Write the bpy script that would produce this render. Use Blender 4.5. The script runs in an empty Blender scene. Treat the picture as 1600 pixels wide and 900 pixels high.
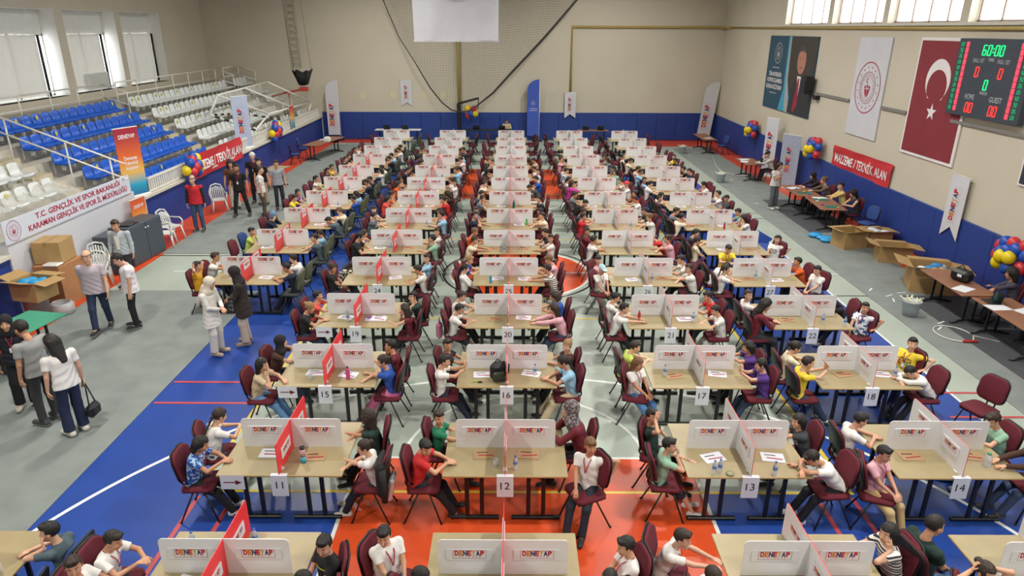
import bpy, math, random
import numpy as np
from mathutils import Vector, Matrix, Euler
SC = bpy.context.scene
COL = SC.collection
R_ = math.radians
# ---------------------------------------------------------------- camera, sky, lamps, exposure
PITCH, ROLL, CAMH, FPX = 0.362892744, 0.003943, 5.9404, 1067.46
cam_data = bpy.data.cameras.new('camera'); cam = bpy.data.objects.new('camera', cam_data); COL.objects.link(cam)
cam_data.sensor_width = 36.0; cam_data.lens = FPX / 1600 * 36.0; cam_data.clip_end = 300
_f = Vector((-0.000367*math.cos(PITCH), math.cos(PITCH), -math.sin(PITCH))); _r = Vector((1, 0.000367, 0)).normalized(); _u = _r.cross(_f)
_r2 = math.cos(ROLL)*_r + math.sin(ROLL)*_u; _u2 = -math.sin(ROLL)*_r + math.cos(ROLL)*_u
_m = Matrix((_r2, _u2, -_f)).transposed().to_4x4(); _m.translation = (0, 0, CAMH); cam.matrix_world = _m
SC.camera = cam
vs = SC.view_settings; vs.view_transform = 'Standard'; vs.look = 'None'; vs.gamma = 1.0; vs.use_curve_mapping = False; vs.exposure = 0.13
SC.display_settings.display_device = 'sRGB'
cy = SC.cycles; cy.use_denoising = True; cy.max_bounces = 6; cy.diffuse_bounces = 4; cy.glossy_bounces = 3; cy.transmission_bounces = 4
cy.transparent_max_bounces = 8; cy.caustics_reflective = False; cy.caustics_refractive = False; cy.sample_clamp_indirect = 6.0
world = bpy.data.worlds.new('world'); SC.world = world; world.use_nodes = True
bg = world.node_tree.nodes['Background']; bg.inputs[0].default_value = (0.93, 0.97, 1.0, 1); bg.inputs[1].default_value = 7.0
LAMP_W = 370.0       # each high-bay lamp
SIDE_W = 0.0
XR, XL, YB, YF, ZC = 11.45, -16.85, 39.55, -6.0, 10.2      # room shell
def portal(loc, rot, sx, sy):
    l = bpy.data.lights.new('window_portal', 'AREA'); l.shape = 'RECTANGLE'; l.size = sx; l.size_y = sy
    l.cycles.is_portal = True
    o = bpy.data.objects.new('window_portal', l); COL.objects.link(o); o.location = loc; o.rotation_euler = rot
    return o

# ---------------------------------------------------------------- helpers
def lin(c):
    if isinstance(c, str):
        c = tuple(int(c[i:i+2], 16)/255 for i in (0, 2, 4))
    return tuple(((v+0.055)/1.055)**2.4 if v > 0.04045 else v/12.92 for v in c[:3]) + (1.0,)
_mats = {}
def mat(name, col='cccccc', rough=0.6, metal=0.0, emit=0.0, var=0.06, scale=8.0, alpha=1.0, trans=0.0, objcol=False, bump=0.0, spec=None, coat=0.0):
    if name in _mats: return _mats[name]
    m = bpy.data.materials.new(name); m.use_nodes = True; nt = m.node_tree; N = nt.nodes; L = nt.links
    b = N['Principled BSDF']; b.inputs['Roughness'].default_value = rough; b.inputs['Metallic'].default_value = metal
    if spec is not None: b.inputs['Specular IOR Level'].default_value = spec
    if coat: b.inputs['Coat Weight'].default_value = coat
    c = lin(col)
    if objcol:
        oi = N.new('ShaderNodeObjectInfo'); src = oi.outputs['Color']
    else:
        rg = N.new('ShaderNodeRGB'); rg.outputs[0].default_value = c; src = rg.outputs[0]
    if var > 0 or bump > 0:
        tc = N.new('ShaderNodeTexCoord'); no = N.new('ShaderNodeTexNoise'); no.inputs['Scale'].default_value = scale; no.inputs['Detail'].default_value = 3
        L.new(tc.outputs['Object'], no.inputs['Vector'])
    if var > 0:
        mr = N.new('ShaderNodeMapRange'); mr.inputs[1].default_value = .3; mr.inputs[2].default_value = .7
        mr.inputs[3].default_value = 1-var; mr.inputs[4].default_value = 1+var; L.new(no.outputs['Fac'], mr.inputs[0])
        mx = N.new('ShaderNodeVectorMath'); mx.operation = 'SCALE'; L.new(src, mx.inputs[0]); L.new(mr.outputs[0], mx.inputs['Scale']); src = mx.outputs[0]
    L.new(src, b.inputs['Base Color'])
    if bump > 0:
        bp = N.new('ShaderNodeBump'); bp.inputs['Strength'].default_value = bump; bp.inputs['Distance'].default_value = .02; L.new(no.outputs['Fac'], bp.inputs['Height']); L.new(bp.outputs[0], b.inputs['Normal'])
    if emit > 0:
        L.new(src, b.inputs['Emission Color']); b.inputs['Emission Strength'].default_value = emit
    if alpha < 1: b.inputs['Alpha'].default_value = alpha
    if trans > 0: b.inputs['Transmission Weight'].default_value = trans
    _mats[name] = m; return m

class MB:
    """collects simple shapes into one mesh"""
    def __init__(s): s.v = []; s.f = []; s.m = []; s.sm = []; s.X = Matrix.Identity(4)
    def add(s, vs, fs, mi=0, smooth=False):
        o = len(s.v); s.v += [tuple(s.X @ Vector(v)) for v in vs]; s.f += [[i+o for i in f] for f in fs]; s.m += [mi]*len(fs); s.sm += [smooth]*len(fs); return s
    def box(s, c, d, mi=0, bev=0.0, rot=None):
        x, y, z = [t/2 for t in d]
        if bev <= 0:
            vs = [(a*x, b*y, cc*z) for a in (-1, 1) for b in (-1, 1) for cc in (-1, 1)]
            fs = [(0,1,3,2),(4,6,7,5),(0,4,5,1),(2,3,7,6),(0,2,6,4),(1,5,7,3)]
        else:
            r = min(bev, x*.9, y*.9, z*.9); vs = []; fs = []; idx = {}
            for a in (-1,1):
                for b in (-1,1):
                    for cc in (-1,1):
                        for k, p in enumerate(((a*x, b*(y-r), cc*(z-r)), (a*(x-r), b*y, cc*(z-r)), (a*(x-r), b*(y-r), cc*z))):
                            idx[(a,b,cc,k)] = len(vs); vs.append(p)
            I = idx
            def q(l, n):
                p = [Vector(vs[i]) for i in l]; nn = (p[1]-p[0]).cross(p[2]-p[0])
                fs.append(tuple(l) if nn.dot(Vector(n)) > 0 else tuple(reversed(l)))
            for a in (-1,1):
                q([I[(a,-1,-1,0)],I[(a,1,-1,0)],I[(a,1,1,0)],I[(a,-1,1,0)]], (a,0,0))
                q([I[(-1,a,-1,1)],I[(1,a,-1,1)],I[(1,a,1,1)],I[(-1,a,1,1)]], (0,a,0))
                q([I[(-1,-1,a,2)],I[(1,-1,a,2)],I[(1,1,a,2)],I[(-1,1,a,2)]], (0,0,a))
                for b in (-1,1):
                    q([I[(a,b,-1,0)],I[(a,b,1,0)],I[(a,b,1,1)],I[(a,b,-1,1)]], (a,b,0))
                    q([I[(a,-1,b,0)],I[(a,1,b,0)],I[(a,1,b,2)],I[(a,-1,b,2)]], (a,0,b))
                    q([I[(-1,a,b,1)],I[(1,a,b,1)],I[(1,a,b,2)],I[(-1,a,b,2)]], (0,a,b))
                    for cc in (-1,1): q([I[(a,b,cc,0)],I[(a,b,cc,1)],I[(a,b,cc,2)]], (a,b,cc))
        M = Matrix.Translation(c)
        if rot is not None: M = M @ Euler(rot).to_matrix().to_4x4()
        return s.add([M @ Vector(v) for v in vs], fs, mi)
    def tube(s, pts, r, mi=0, n=8, closed=False):
        pts = [Vector(p) for p in pts]; k = len(pts); rs = r if isinstance(r, (list, tuple)) else [r]*k
        vs = []; up = None
        for i, p in enumerate(pts):
            if closed: t = pts[(i+1) % k]-pts[i-1]
            else: t = pts[min(i+1, k-1)]-pts[max(i-1, 0)]
            t.normalize()
            if up is None:
                up = Vector((0,0,1)) if abs(t.z) < .9 else Vector((1,0,0))
            a = t.cross(up); 
            if a.length < 1e-4: a = t.cross(Vector((0,1,0)))
            a.normalize(); b = a.cross(t); up = b
            for j in range(n):
                th = 2*math.pi*j/n; vs.append(p + rs[i]*(math.cos(th)*a + math.sin(th)*b))
        fs = []
        for i in range(k if closed else k-1):
            for j in range(n):
                i2 = (i+1) % k; fs.append((i*n+j, i*n+(j+1) % n, i2*n+(j+1) % n, i2*n+j))
        if not closed: fs += [tuple(range(n))[::-1], tuple((k-1)*n+j for j in range(n))]
        return s.add(vs, fs, mi, True)
    def lathe(s, prof, c=(0,0,0), mi=0, n=16, caps=True):
        vs = [(c[0]+r*math.cos(2*math.pi*j/n), c[1]+r*math.sin(2*math.pi*j/n), c[2]+z) for r, z in prof for j in range(n)]
        k = len(prof); fs = [(i*n+j, i*n+(j+1) % n, (i+1)*n+(j+1) % n, (i+1)*n+j) for i in range(k-1) for j in range(n)]
        if caps: fs += [tuple(range(n))[::-1], tuple((k-1)*n+j for j in range(n))]
        return s.add(vs, fs, mi, True)
    def ball(s, c, r, mi=0, n=12, sq=(1,1,1)):
        h = n//2; prof = [(max(1e-4, math.sin(math.pi*i/h)), -math.cos(math.pi*i/h)) for i in range(h+1)]
        vs = [(c[0]+r*sq[0]*a*math.cos(2*math.pi*j/n), c[1]+r*sq[1]*a*math.sin(2*math.pi*j/n), c[2]+r*sq[2]*z) for a, z in prof for j in range(n)]
        fs = [(i*n+j, i*n+(j+1) % n, (i+1)*n+(j+1) % n, (i+1)*n+j) for i in range(h) for j in range(n)]
        return s.add(vs, fs, mi, True)
    def prism(s, poly, o, ax, ay, th, mi=0, mi_back=None, smooth=False):
        """poly in (a,b); o + a*ax + b*ay, thickness th along ax x ay (front face = +normal)"""
        o, ax, ay = Vector(o), Vector(ax), Vector(ay); n = ax.cross(ay).normalized(); k = len(poly)
        f = [o+a*ax+b*ay+n*th/2 for a, b in poly]; g = [p-n*th for p in f]
        s.add(f, [tuple(range(k))], mi); s.add(g, [tuple(range(k))[::-1]], mi if mi_back is None else mi_back)
        s.add(f+g, [(i, i+k, (i+1) % k+k, (i+1) % k) for i in range(k)], mi if mi_back is None else mi_back)
        return s
    def mesh(s, name, mats):
        me = bpy.data.meshes.new(name); me.from_pydata(s.v, [], s.f)
        for m in mats: me.materials.append(m)
        me.polygons.foreach_set('material_index', s.m); me.polygons.foreach_set('use_smooth', s.sm); me.update(); return me
    def build(s, name, mats, parent=None, **kw):
        if not isinstance(mats, (list, tuple)): mats = [mats]
        return link(name, s.mesh(name, mats), parent, **kw)
def link(name, data, parent=None, loc=None, rz=None, rot=None, color=None, label=None, cat=None, group=None, kind=None, M=None, scale=None):
    o = bpy.data.objects.new(name, data); COL.objects.link(o)
    if parent is not None: o.parent = parent
    if M is not None: o.matrix_local = M
    if loc is not None: o.location = loc
    if rz is not None: o.rotation_euler = (0, 0, rz)
    if rot is not None: o.rotation_euler = rot
    if scale is not None: o.scale = (scale,)*3 if not isinstance(scale, (tuple, list)) else scale
    if color is not None: o.color = lin(color)
    if label: o['label'] = label
    if cat: o['category'] = cat
    if group: o['group'] = group
    if kind: o['kind'] = kind
    return o
def thing(name, label, cat, loc=(0,0,0), rz=0, group=None, **kw): return link(name, None, None, loc=loc, rz=rz, label=label, cat=cat, group=group, **kw)
def struct(o): o['kind'] = 'structure'; return o
def rrect(w, h, r, n=4, corners=(1,1,1,1)):
    """rounded rectangle centred on 0; corners order: ++, -+, --, +-"""
    p = []
    for k, (sx, sy) in enumerate(((1,1),(-1,1),(-1,-1),(1,-1))):
        if corners[k]:
            for i in range(n+1):
                a = math.pi/2*(k + i/n); p.append((sx*(w/2-r)+r*math.cos(a), sy*(h/2-r)+r*math.sin(a)))
        else: p.append((sx*w/2, sy*h/2))
    return p
_txt = {}
def text_data(s, res=3, bold=0.0):
    """(verts, faces) of a flat filled string, height 1 cap approx .7, centred in x, baseline y=0"""
    key = (s, res, bold)
    if key in _txt: return _txt[key]
    c = bpy.data.curves.new('t', 'FONT'); c.body = s; c.align_x = 'CENTER'; c.fill_mode = 'FRONT'; c.resolution_u = res; c.size = 1.0; c.offset = bold
    o = bpy.data.objects.new('t', c); me = bpy.data.meshes.new_from_object(o)
    vs = [tuple(v.co) for v in me.vertices]; fs = [tuple(p.vertices) for p in me.polygons]
    if fs:
        a = sum((Vector(vs[f[1]])-Vector(vs[f[0]])).cross(Vector(vs[f[2]])-Vector(vs[f[0]])).z for f in fs)
        if a < 0: fs = [f[::-1] for f in fs]
    bpy.data.objects.remove(o); bpy.data.curves.remove(c); bpy.data.meshes.remove(me)
    _txt[key] = (vs, fs); return _txt[key]
def put_text(mb, s, o, ax, ay, h, w=None, mi=0, res=3, bold=0.02, lift=0.0):
    """string s, cap height h, total width w, centred at o on plane ax, ay (lifted off the surface)"""
    vs, fs = text_data(s, res, bold)
    if not vs: return
    x0 = min(v[0] for v in vs); x1 = max(v[0] for v in vs); sy = h/0.7; sx = sy if w is None else w/(x1-x0)
    o, ax, ay = Vector(o), Vector(ax), Vector(ay); n = ax.cross(ay).normalized()*lift; cx = (x0+x1)/2
    mb.add([o+n+ax*((v[0]-cx)*sx)+ay*(v[1]*sy) for v in vs], fs, mi)
def logo_mats(): return [mat('print_red', 'b81a26', .5, var=0), mat('print_orange', 'd07a10', .5, var=0), mat('print_navy', '1a2460', .5, var=0), mat('print_yellow', 'd8a010', .5, var=0)]
def put_logo(mb, o, ax, ay, w, m0, lift=.002, frame=True, thin=.0035):
    """coloured DENEYAP TURKIYE logo of width w centred at o; material indices m0..m0+3 = red, orange, navy, yellow"""
    o, ax, ay = Vector(o), Vector(ax), Vector(ay); k = w/7.0; cm = [0,1,2,0,3,2,0]
    for i, ch in enumerate('DENEYAP'):
        put_text(mb, ch, o+ax*((i-3)*k)+ay*(-.03*w), ax, ay, w*.19, k*.95, m0+cm[i], bold=.055, lift=lift)
    for i, ch in enumerate('TÜRKİYE'):
        put_text(mb, ch, o+ax*((i-3)*k*.8)+ay*(-.115*w), ax, ay, w*.05, k*.3, m0+cm[(i+2) % 7], lift=lift)
    if frame:
        a, b = w*.56, w*.17; n = ax.cross(ay).normalized()*lift
        for (x0, y0, x1, y1) in ((-a,-b,a,-b+thin),(-a,b-thin,a,b),(-a,-b,-a+thin,b),(a-thin,-b,a,b)):
            mb.add([o+n+ax*x+ay*(y+.01*w) for x, y in ((x0,y0),(x1,y0),(x1,y1),(x0,y1))], [(0,1,2,3)], m0)
ORD = ['first','second','third','fourth','fifth','sixth','seventh','eighth','ninth','tenth','eleventh','twelfth','thirteenth','fourteenth','fifteenth','sixteenth','seventeenth','eighteenth','nineteenth','twentieth','twenty-first','twenty-second']
# ---------------------------------------------------------------- room shell
CX, CY = 0.19, 16.76        # court centre
M_cream = mat('cream_wall_paint', 'c6bfae', .75, var=.035, scale=.6, bump=.05)
M_blue = mat('blue_wall_padding', '1d3a86', .55, var=.05, scale=1.5)
M_white = mat('white_paint', 'd9dad6', .5, var=.03)
M_coping = mat('pale_coping', 'c9c6ba', .6)
M_grey = mat('grey_stand_concrete', 'cdc9bc', .8, var=.07, scale=2)
M_metalw = mat('white_metal', 'dfddd5', .35)
M_black = mat('black_metal', '141517', .4, var=.03)
M_dark = mat('dark_gap', '1c1a1a', .8)
# floor: one mesh of painted areas
fb = MB()
fm = [mat('court_green_grey', 'a3aea4', .38, var=.05, scale=1.2), mat('court_blue', '1f4293', .36, var=.07, scale=1.5), mat('court_orange', 'cf4b20', .38, var=.06, scale=1.5), mat('line_white', 'dfe3e0', .4, var=.02),
      mat('line_yellow', 'd9bd3a', .4, var=.03), mat('line_red', 'b9484c', .4, var=.03), mat('line_black', '191a1c', .4, var=.02)]
def zone(x0, y0, x1, y1, m, z): fb.add([(x0,y0,z),(x1,y0,z),(x1,y1,z),(x0,y1,z)], [(0,1,2,3)], m)
def arc(cx, cy, r, w, a0, a1, m, z, n=64):
    vs = []
    for i in range(n+1):
        a = R_(a0+(a1-a0)*i/n)
        for rr in (r-w/2, r+w/2): vs.append((cx+rr*math.cos(a), cy+rr*math.sin(a), z))
    fb.add(vs, [(2*i, 2*i+1, 2*i+3, 2*i+2) for i in range(n)], m)
def disc(cx, cy, r, m, z, n=48): fb.add([(cx+r*math.cos(2*math.pi*i/n), cy+r*math.sin(2*math.pi*i/n), z) for i in range(n)], [tuple(range(n))], m)
zone(-12, YF-.3, XR+.3, YB+.3, 0, 0)
zone(-11, YF, -9.75, 18, 2, .0010); zone(-11, 18, -9.75, YB, 2, .0010); zone(10.3, YF, XR, YB, 2, .0010); zone(-11, 38.2, -7.2, YB, 2, .0010); zone(7.2, 37.3, XR, YB, 2, .0012)
zone(CX-7.5, CY-14, CX+7.5, CY+14, 1, .0015)
zone(CX-4.5, CY-9, CX+4.5, CY+9, 0, .0020)
for s in (-1, 1):
    ya, yb = sorted((CY+s*14, CY+s*8.2)); zone(CX-2.45, ya, CX+2.45, yb, 2, .0025)
    for x in (-2.45, 2.4): zone(CX+x, ya, CX+x+.05, yb, 3, .0032)
    zone(CX-2.45, CY+s*8.2-.025, CX+2.45, CY+s*8.2+.025, 3, .0033)
    arc(CX, CY+s*8.2, 1.8, .05, 0 if s < 0 else 180, 180 if s < 0 else 360, 3, .0031)
    t = 1 if s < 0 else -1
    arc(CX, CY+s*12.425, 6.73, .06, 12 if t > 0 else 192, 168 if t > 0 else 348, 3, .0031)
    zone(CX-4.5, CY+s*3-.025, CX+4.5, CY+s*3+.025, 4, .0036); zone(CX-4.5, CY+s*9-.025, CX+4.5, CY+s*9+.025, 4, .0036)
    zone(CX+s*4.47-.03, CY-9, CX+s*4.47+.03, CY+9, 4, .0034)
    zone(CX+s*4.43-.03, CY-14, CX+s*4.43+.03, CY-9.1, 5, .0034); zone(CX+s*3.95-.03, CY-14, CX+s*3.95+.03, CY-9.1, 5, .0034)
    zone(CX+s*7.5-.04, CY-14, CX+s*7.5+.01, CY+14, 3, .0034); zone(CX-7.5, CY+s*14-.03, CX+7.5, CY+s*14+.03, 3, .0034)
disc(CX, CY, 1.8, 2, .0040); arc(CX, CY, 1.8, .07, 0, 360, 3, .0046, 72); arc(CX, CY, 1.97, .06, 0, 360, 6, .0047, 72)
zone(CX-9, CY-.025, CX+8.6, CY+.025, 3, .0050); zone(-10.4, 18.05, -6.6, 18.1, 6, .0031)
for y, x0, x1 in ((10.83, -6.05, -4.3), (10.1, -6.05, -4.3), (10.55, 7.2, 8.5), (9.75, 7.2, 8.5)): zone(x0, y-.03, x1, y+.03, 5, .0052)
for y, x0, x1 in ((23.0, 7.7, 8.5), (22.3, 7.7, 8.5), (15.2, 6.4, 8.5)): zone(x0, y-.02, x1, y+.02, 6, .0052)
struct(fb.build('floor', fm))
mc = mat('grey_carpet', '7b8280', .95, var=.10, scale=2.2, bump=.3)
def slab(name, boxes, m, **kw):
    b = MB()
    for c, d in boxes: b.box(c, d)
    return struct(b.build(name, m, **kw))
def bx(x0, x1, y0, y1, z0, z1): return (((x0+x1)/2, (y0+y1)/2, (z0+z1)/2), (x1-x0, y1-y0, z1-z0))
slab('floor_carpet_left', [bx(-9.85, -6.1, YF, 15.35, 0, .012), bx(-9.85, -6.85, 18.25, 37.6, 0, .012)], mc)
slab('floor_carpet_right', [bx(8.48, 10.45, YF, 36.6, 0, .012)], mc)
slab('floor_mat_right', [bx(9.3, 10.9, 11, 15.2, .012, .018), bx(9.3, 10.9, 20.6, 25.0, .012, .018)], mat('dark_carpet', '4a4b50', .95, var=.1))
# walls
slab('wall_back', [bx(XL-.3, XR+.3, YB, YB+.3, 0, ZC)], M_cream)
ww = [(30.9, 34.9), (26.75, 30.35), (22.9, 26.35), (18.95, 22.45), (14.9, 18.5), (10.8, 14.4), (6.7, 10.3), (2.6, 6.2), (-1.5, 2.1)]
bxs = [bx(XR, XR+.35, YF, YB, 0, 6.12), bx(XR, XR+.35, YF, YB, 8.6, ZC)]
ww = [(ww[0][0]-4.15, ww[0][0]-.03)] + ww[2:]
ww = [(26.75, 30.86), (22.79, 26.37), (18.84, 22.47), (14.9, 18.5), (10.95, 14.55), (7.0, 10.6), (3.0, 6.65), (-.9, 2.7), (-4.9, -1.3)]
prev = YB
for a, b in ww: bxs.append(bx(XR, XR+.35, b, prev, 6.12, 8.6)); prev = a
bxs.append(bx(XR, XR+.35, YF, prev, 6.12, 8.6))
slab('wall_right', bxs, M_cream)
slab('trim_2', [bx(XR-.06, XR, YF, YB, 6.06, 6.14)], M_coping)
M_sash = mat('window_frame_brown', '8d7a6c', .5)
M_glass = mat('window_glass', 'f4f8fa', .05, alpha=.12, var=0)
for k, (a, b) in enumerate(ww):
    m = MB(); n = 4
    for i in range(n+1):
        y = a+.06+(b-a-.12)*i/n; m.box((XR+.25, y, 7.36), (.05, .045, 2.44))
    for z in (6.16, 7.5, 8.56): m.box((XR+.25, (a+b)/2, z), (.05, b-a-.02, .05))
    o = struct(m.build('window_%d' % (k+1), M_sash))
    g = MB(); g.box((XR+.25, (a+b)/2, 7.36), (.008, b-a-.08, 2.36)); g.build('window_pane', M_glass, o)
    portal((XR+.45, (a+b)/2, 7.36), (0, R_(90), 0), 2.6, b-a+.1)
# wainscot padding
def pads(name, x0, x1, y0, y1, z1, step, axis):
    m = MB(); L = (x1-x0) if axis == 'x' else (y1-y0); n = max(1, round(L/step)); d = L/n
    for i in range(n):
        if axis == 'x': m.box((x0+d*(i+.5), (y0+y1)/2, z1/2+.01), (d-.012, y1-y0, z1-.02), bev=.012)
        else: m.box(((x0+x1)/2, y0+d*(i+.5), z1/2+.01), (x1-x0, d-.012, z1-.02), bev=.012)
    return struct(m.build(name, M_blue))
pads('trim_wall_padding_back', -10.75, XR, YB-.07, YB, 1.52, 1.13, 'x')
pads('trim_wall_padding_right', XR-.07, XR, YF, YB-.08, 1.46, 1.2, 'y')
# left side: stand front wall, window wall
slab('wall_stand_front', [bx(-11.0, -10.82, 19.62, YB, 0, 1.22)], M_blue)
slab('wall_stand_front_near', [bx(-11.0, -10.76, 13.9, 19.08, 0, 1.585), bx(-11.0, -10.76, 19.08, 19.62, 0, 1.275)], mat('white_board_wall', 'c3c5cc', .6, var=.02))
slab('wall_stand_front_blue_near', [bx(-11.0, -10.8, YF, 13.9, 0, 1.30)], M_blue)
slab('trim_3', [bx(-11.06, -10.74, 19.62, YB, 1.22, 1.30), bx(-11.06, -10.72, YF, 13.9, 1.30, 1.37)], M_coping)
ZS = [1.08+.41*i for i in range(5)]          # tread heights
slab('floor_stand_terraces', [bx(-11.75-.8*i if i < 4 else XL, -10.98-.8*i, YF, YB, 0.02, ZS[i]) for i in range(5)], M_grey)
slab('floor_stand_concourse', [bx(XL, -15.05, YF, YB, ZS[4], 3.18)], mat('concourse_grey', 'aaa79d', .8))
lo = [(YF+.5, 18.5), (19.2, 22.6), (23.1, 26.93), (27.42, 31.0), (31.4, 34.9)]
bl = [bx(XL-.3, XL, YF, YB, 0, 3.5), bx(XL-.3, XL, YF, YB, 6.54, ZC)]; prev = YB
for a, b in lo[::-1]: bl.append(bx(XL-.75, XL, b, prev, 3.5, 6.54)); prev = a
bl.append(bx(XL-.75, XL, YF, prev, 3.5, 6.54))
slab('wall_left', bl, M_cream)
slab('wall_left_sill', [bx(XL-.8, XL-.01, YF, YB, 3.3, 3.5), bx(XL-.8, XL-.29, YF, YB, 6.54, 6.75)], M_white)
slab('wall_left_reveals', [bx(XL-.74, XL-.005, q, q+.02, 3.5, 6.54) for a, b in lo for q in (a-.01, b-.01)]+[bx(XL-.74, XL-.005, a, b, 6.53, 6.55) for a, b in lo], mat('reveal_white', 'dedcd6', .7, var=.01))
M_blind = bpy.data.materials.new('white_roller_blind'); M_blind.use_nodes = True
_n = M_blind.node_tree; _b = _n.nodes['Principled BSDF']; _b.inputs['Base Color'].default_value = lin('d8d5cd'); _b.inputs['Roughness'].default_value = .8
_t = _n.nodes.new('ShaderNodeBsdfTranslucent'); _t.inputs[0].default_value = (.8, .79, .75, 1); _x = _n.nodes.new('ShaderNodeMixShader'); _x.inputs[0].default_value = .035
_n.links.new(_b.outputs[0], _x.inputs[1]); _n.links.new(_t.outputs[0], _x.inputs[2]); _n.links.new(_x.outputs[0], _n.nodes['Material Output'].inputs[0])
for k, (a, b) in enumerate(lo):
    m = MB()
    for z0, z1 in ((3.5, 3.58), (5.62, 6.62)): m.box((XL-.62, (a+b)/2, (z0+z1)/2), (.06, b-a, z1-z0))
    for y in (a+.04, (a+b)/2, b-.04): m.box((XL-.62, y, 4.6), (.06, .06, 2.2))
    o = struct(m.build('window_%d' % (k+20), M_white))
    w = MB(); gap = .45 if k < 4 else .05
    nseg = 30; vs = []
    for i in range(nseg+1):
        y = a+.02+(b-a-.04-gap)*i/nseg
        for z in (3.56, 5.66): vs.append((XL-.55+.012*math.sin(i*1.7), y, z))
    w.add(vs, [(2*i, 2*i+2, 2*i+3, 2*i+1) for i in range(nseg)], 0, True); w.build('window_blind', M_blind, o)
    w = MB(); w.tube([(XL-.5, b-gap+.02, 3.5), (XL-.5, b-gap+.02, 5.66)], .05, n=8); w.build('window_drape_roll', M_black, o)
    g = MB(); g.box((XL-.64, (a+b)/2, 4.6), (.008, b-a-.05, 2.1)); g.build('window_pane', M_glass, o)
    portal((XL-.78, (a+b)/2, 4.6), (0, R_(-90), 0), 2.2, b-a)
slab('wall_front', [bx(XL-.3, XR+.3, YF-.3, YF, 0, ZC)], M_cream)
slab('ceiling', [bx(XL-1, XR+.6, YF-.3, YB+.3, ZC, ZC+.2)]+[bx(XL-.2, XR, y-.1, y+.1, ZC-.55, ZC) for y in range(-3, 40, 6)], mat('ceiling_white', 'c9c8c2', .8))
# ceiling lamps (above the frame)
for i, x in enumerate((-6.6, 4.6)):
    for j, y in enumerate((0.5, 7, 13.5, 20, 26.5, 33.6)):
        t = thing('ceiling_lamp', 'round white high-bay lamp hanging under the hall roof', 'lamp', (x, y, 9.2), group='high-bay lamps under the roof')
        m = MB(); m.lathe([(.06, .5), (.16, .42), (.2, .3), (.42, .03), (.43, 0)], n=20, caps=False); m.tube([(0,0,.45), (0,0,.98)], .02); m.build('lamp_housing', M_metalw, t)
        l = bpy.data.lights.new('high_bay_light', 'AREA'); l.shape = 'DISK'; l.size = .5; l.energy = LAMP_W; l.color = (1.0, .96, .88); l.spread = R_(170)
        lo_ = bpy.data.objects.new('high_bay_light', l); COL.objects.link(lo_); lo_.parent = t; lo_.location = (0, 0, .02)
# ---------------------------------------------------------------- table stations
COLS = {'A': -5.84, '1': -2.95, '2': -.08, '3': 2.9, '4': 5.6}
COLN = {'A': 'leftmost column', '1': 'second column', '2': 'middle column', '3': 'fourth column', '4': 'rightmost column'}
ROWY = [5.47, 7.72, 9.98, 12.23, 14.48, 16.7, 18.9, 21.1, 23.25, 25.4, 27.8, 30.0, 32.35, 34.8]
def colx(c, r):
    b = COLS[c]
    if c == '1': b = -2.88-.012*min(r, 11)
    if c == '3': b = 2.99-.012*r
    return b
NUM = {('1',1):11, ('2',1):12, ('3',1):13, ('4',1):14, ('1',2):15, ('2',2):16, ('3',2):17, ('4',2):18, ('1',3):19, ('2',3):20, ('3',3):21, ('4',3):22, ('1',4):24, ('2',4):25, ('3',4):26, ('4',4):27}
def tref(c, r):
    return '%s row, %s' % ('front' if r == 0 else ORD[r], COLN[c])
STN = [(c, r) for r in range(14) for c in 'A1234' if not (c == 'A' and 0 < r < 4)]
M_maple = mat('maple_tabletop', '9b8d6b', .42, var=.05, scale=5)
M_edge = mat('tabletop_edge', 'b89c68', .5)
TW, TD, TZ = .785, 1.24, .74
mt = MB(); mt.box((0, 0, TZ-.0125), (TW-.004, TD, .025), 1, bev=.004); mt.box((0, 0, TZ+.0002), (TW-.012, TD-.01, .0012), 0)
ME_top = mt.mesh('tabletop', [M_maple, M_edge])
ml = MB(); ml.box((0, 0, .03), (.62, .06, .04), bev=.008); ml.box((0, 0, .695), (.6, .05, .035), bev=.005)
for x in (-.095, .095): ml.box((x, 0, .365), (.055, .035, .65), bev=.006)
for x in (-.29, .29): ml.lathe([(.025, 0), (.025, .015)], (x, 0, 0), n=8)
ME_leg = ml.mesh('leg_frame', [M_black])
mr = MB(); mr.box((0, 0, .66), (.04, 1.02, .045)); 
for y in (-.36, .36): mr.tube([(0, y*1.4, .66), (.12, y, .69)], .01, n=6)
ME_rail = mr.mesh('under_rail', [M_black])
def make_table(x, y, label, legs=True):
    t = thing('school_table', label, 'table', (x, y, 0), group='pairs of maple tables in rows')
    link('tabletop', ME_top, t)
    for s in (-1, 1): link('leg_frame', ME_leg, t, loc=(0, s*.5, 0))
    link('under_rail', ME_rail, t)
    return t
# dividers
M_board = mat('white_foam_board', 'dedfe3', .25, var=.015, scale=3)
M_boardred = mat('red_foam_board', 'e0353a', .4, var=.02, scale=3)
M_plate = mat('logo_plate_white', 'd9dade', .35, var=0)
LM = logo_mats()
PW, PH = 1.31, .43
def panel_mesh(w, back, corners=(1,1,0,0)):
    m = MB(); m.prism(rrect(w, PH, .05, 4, corners), (0, 0, PH/2), (1,0,0), (0,0,1), .008, 0, 1); return m.mesh('divider_panel', [M_board, back])
ME_cross = panel_mesh(PW, M_board); ME_long_r = panel_mesh(TD, M_boardred, (0,1,0,0)); ME_long_w = panel_mesh(TD, M_board, (0,1,0,0))
mp = MB(); mp.prism(rrect(.47, .135, .02, 3), (0, 0, 0), (1,0,0), (0,0,1), .01, 0); put_logo(mp, (0, 0, .005), (1,0,0), (0,0,1), .30, 1, .0065)
ME_plate = mp.mesh('logo_plate', [M_plate]+LM)
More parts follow.
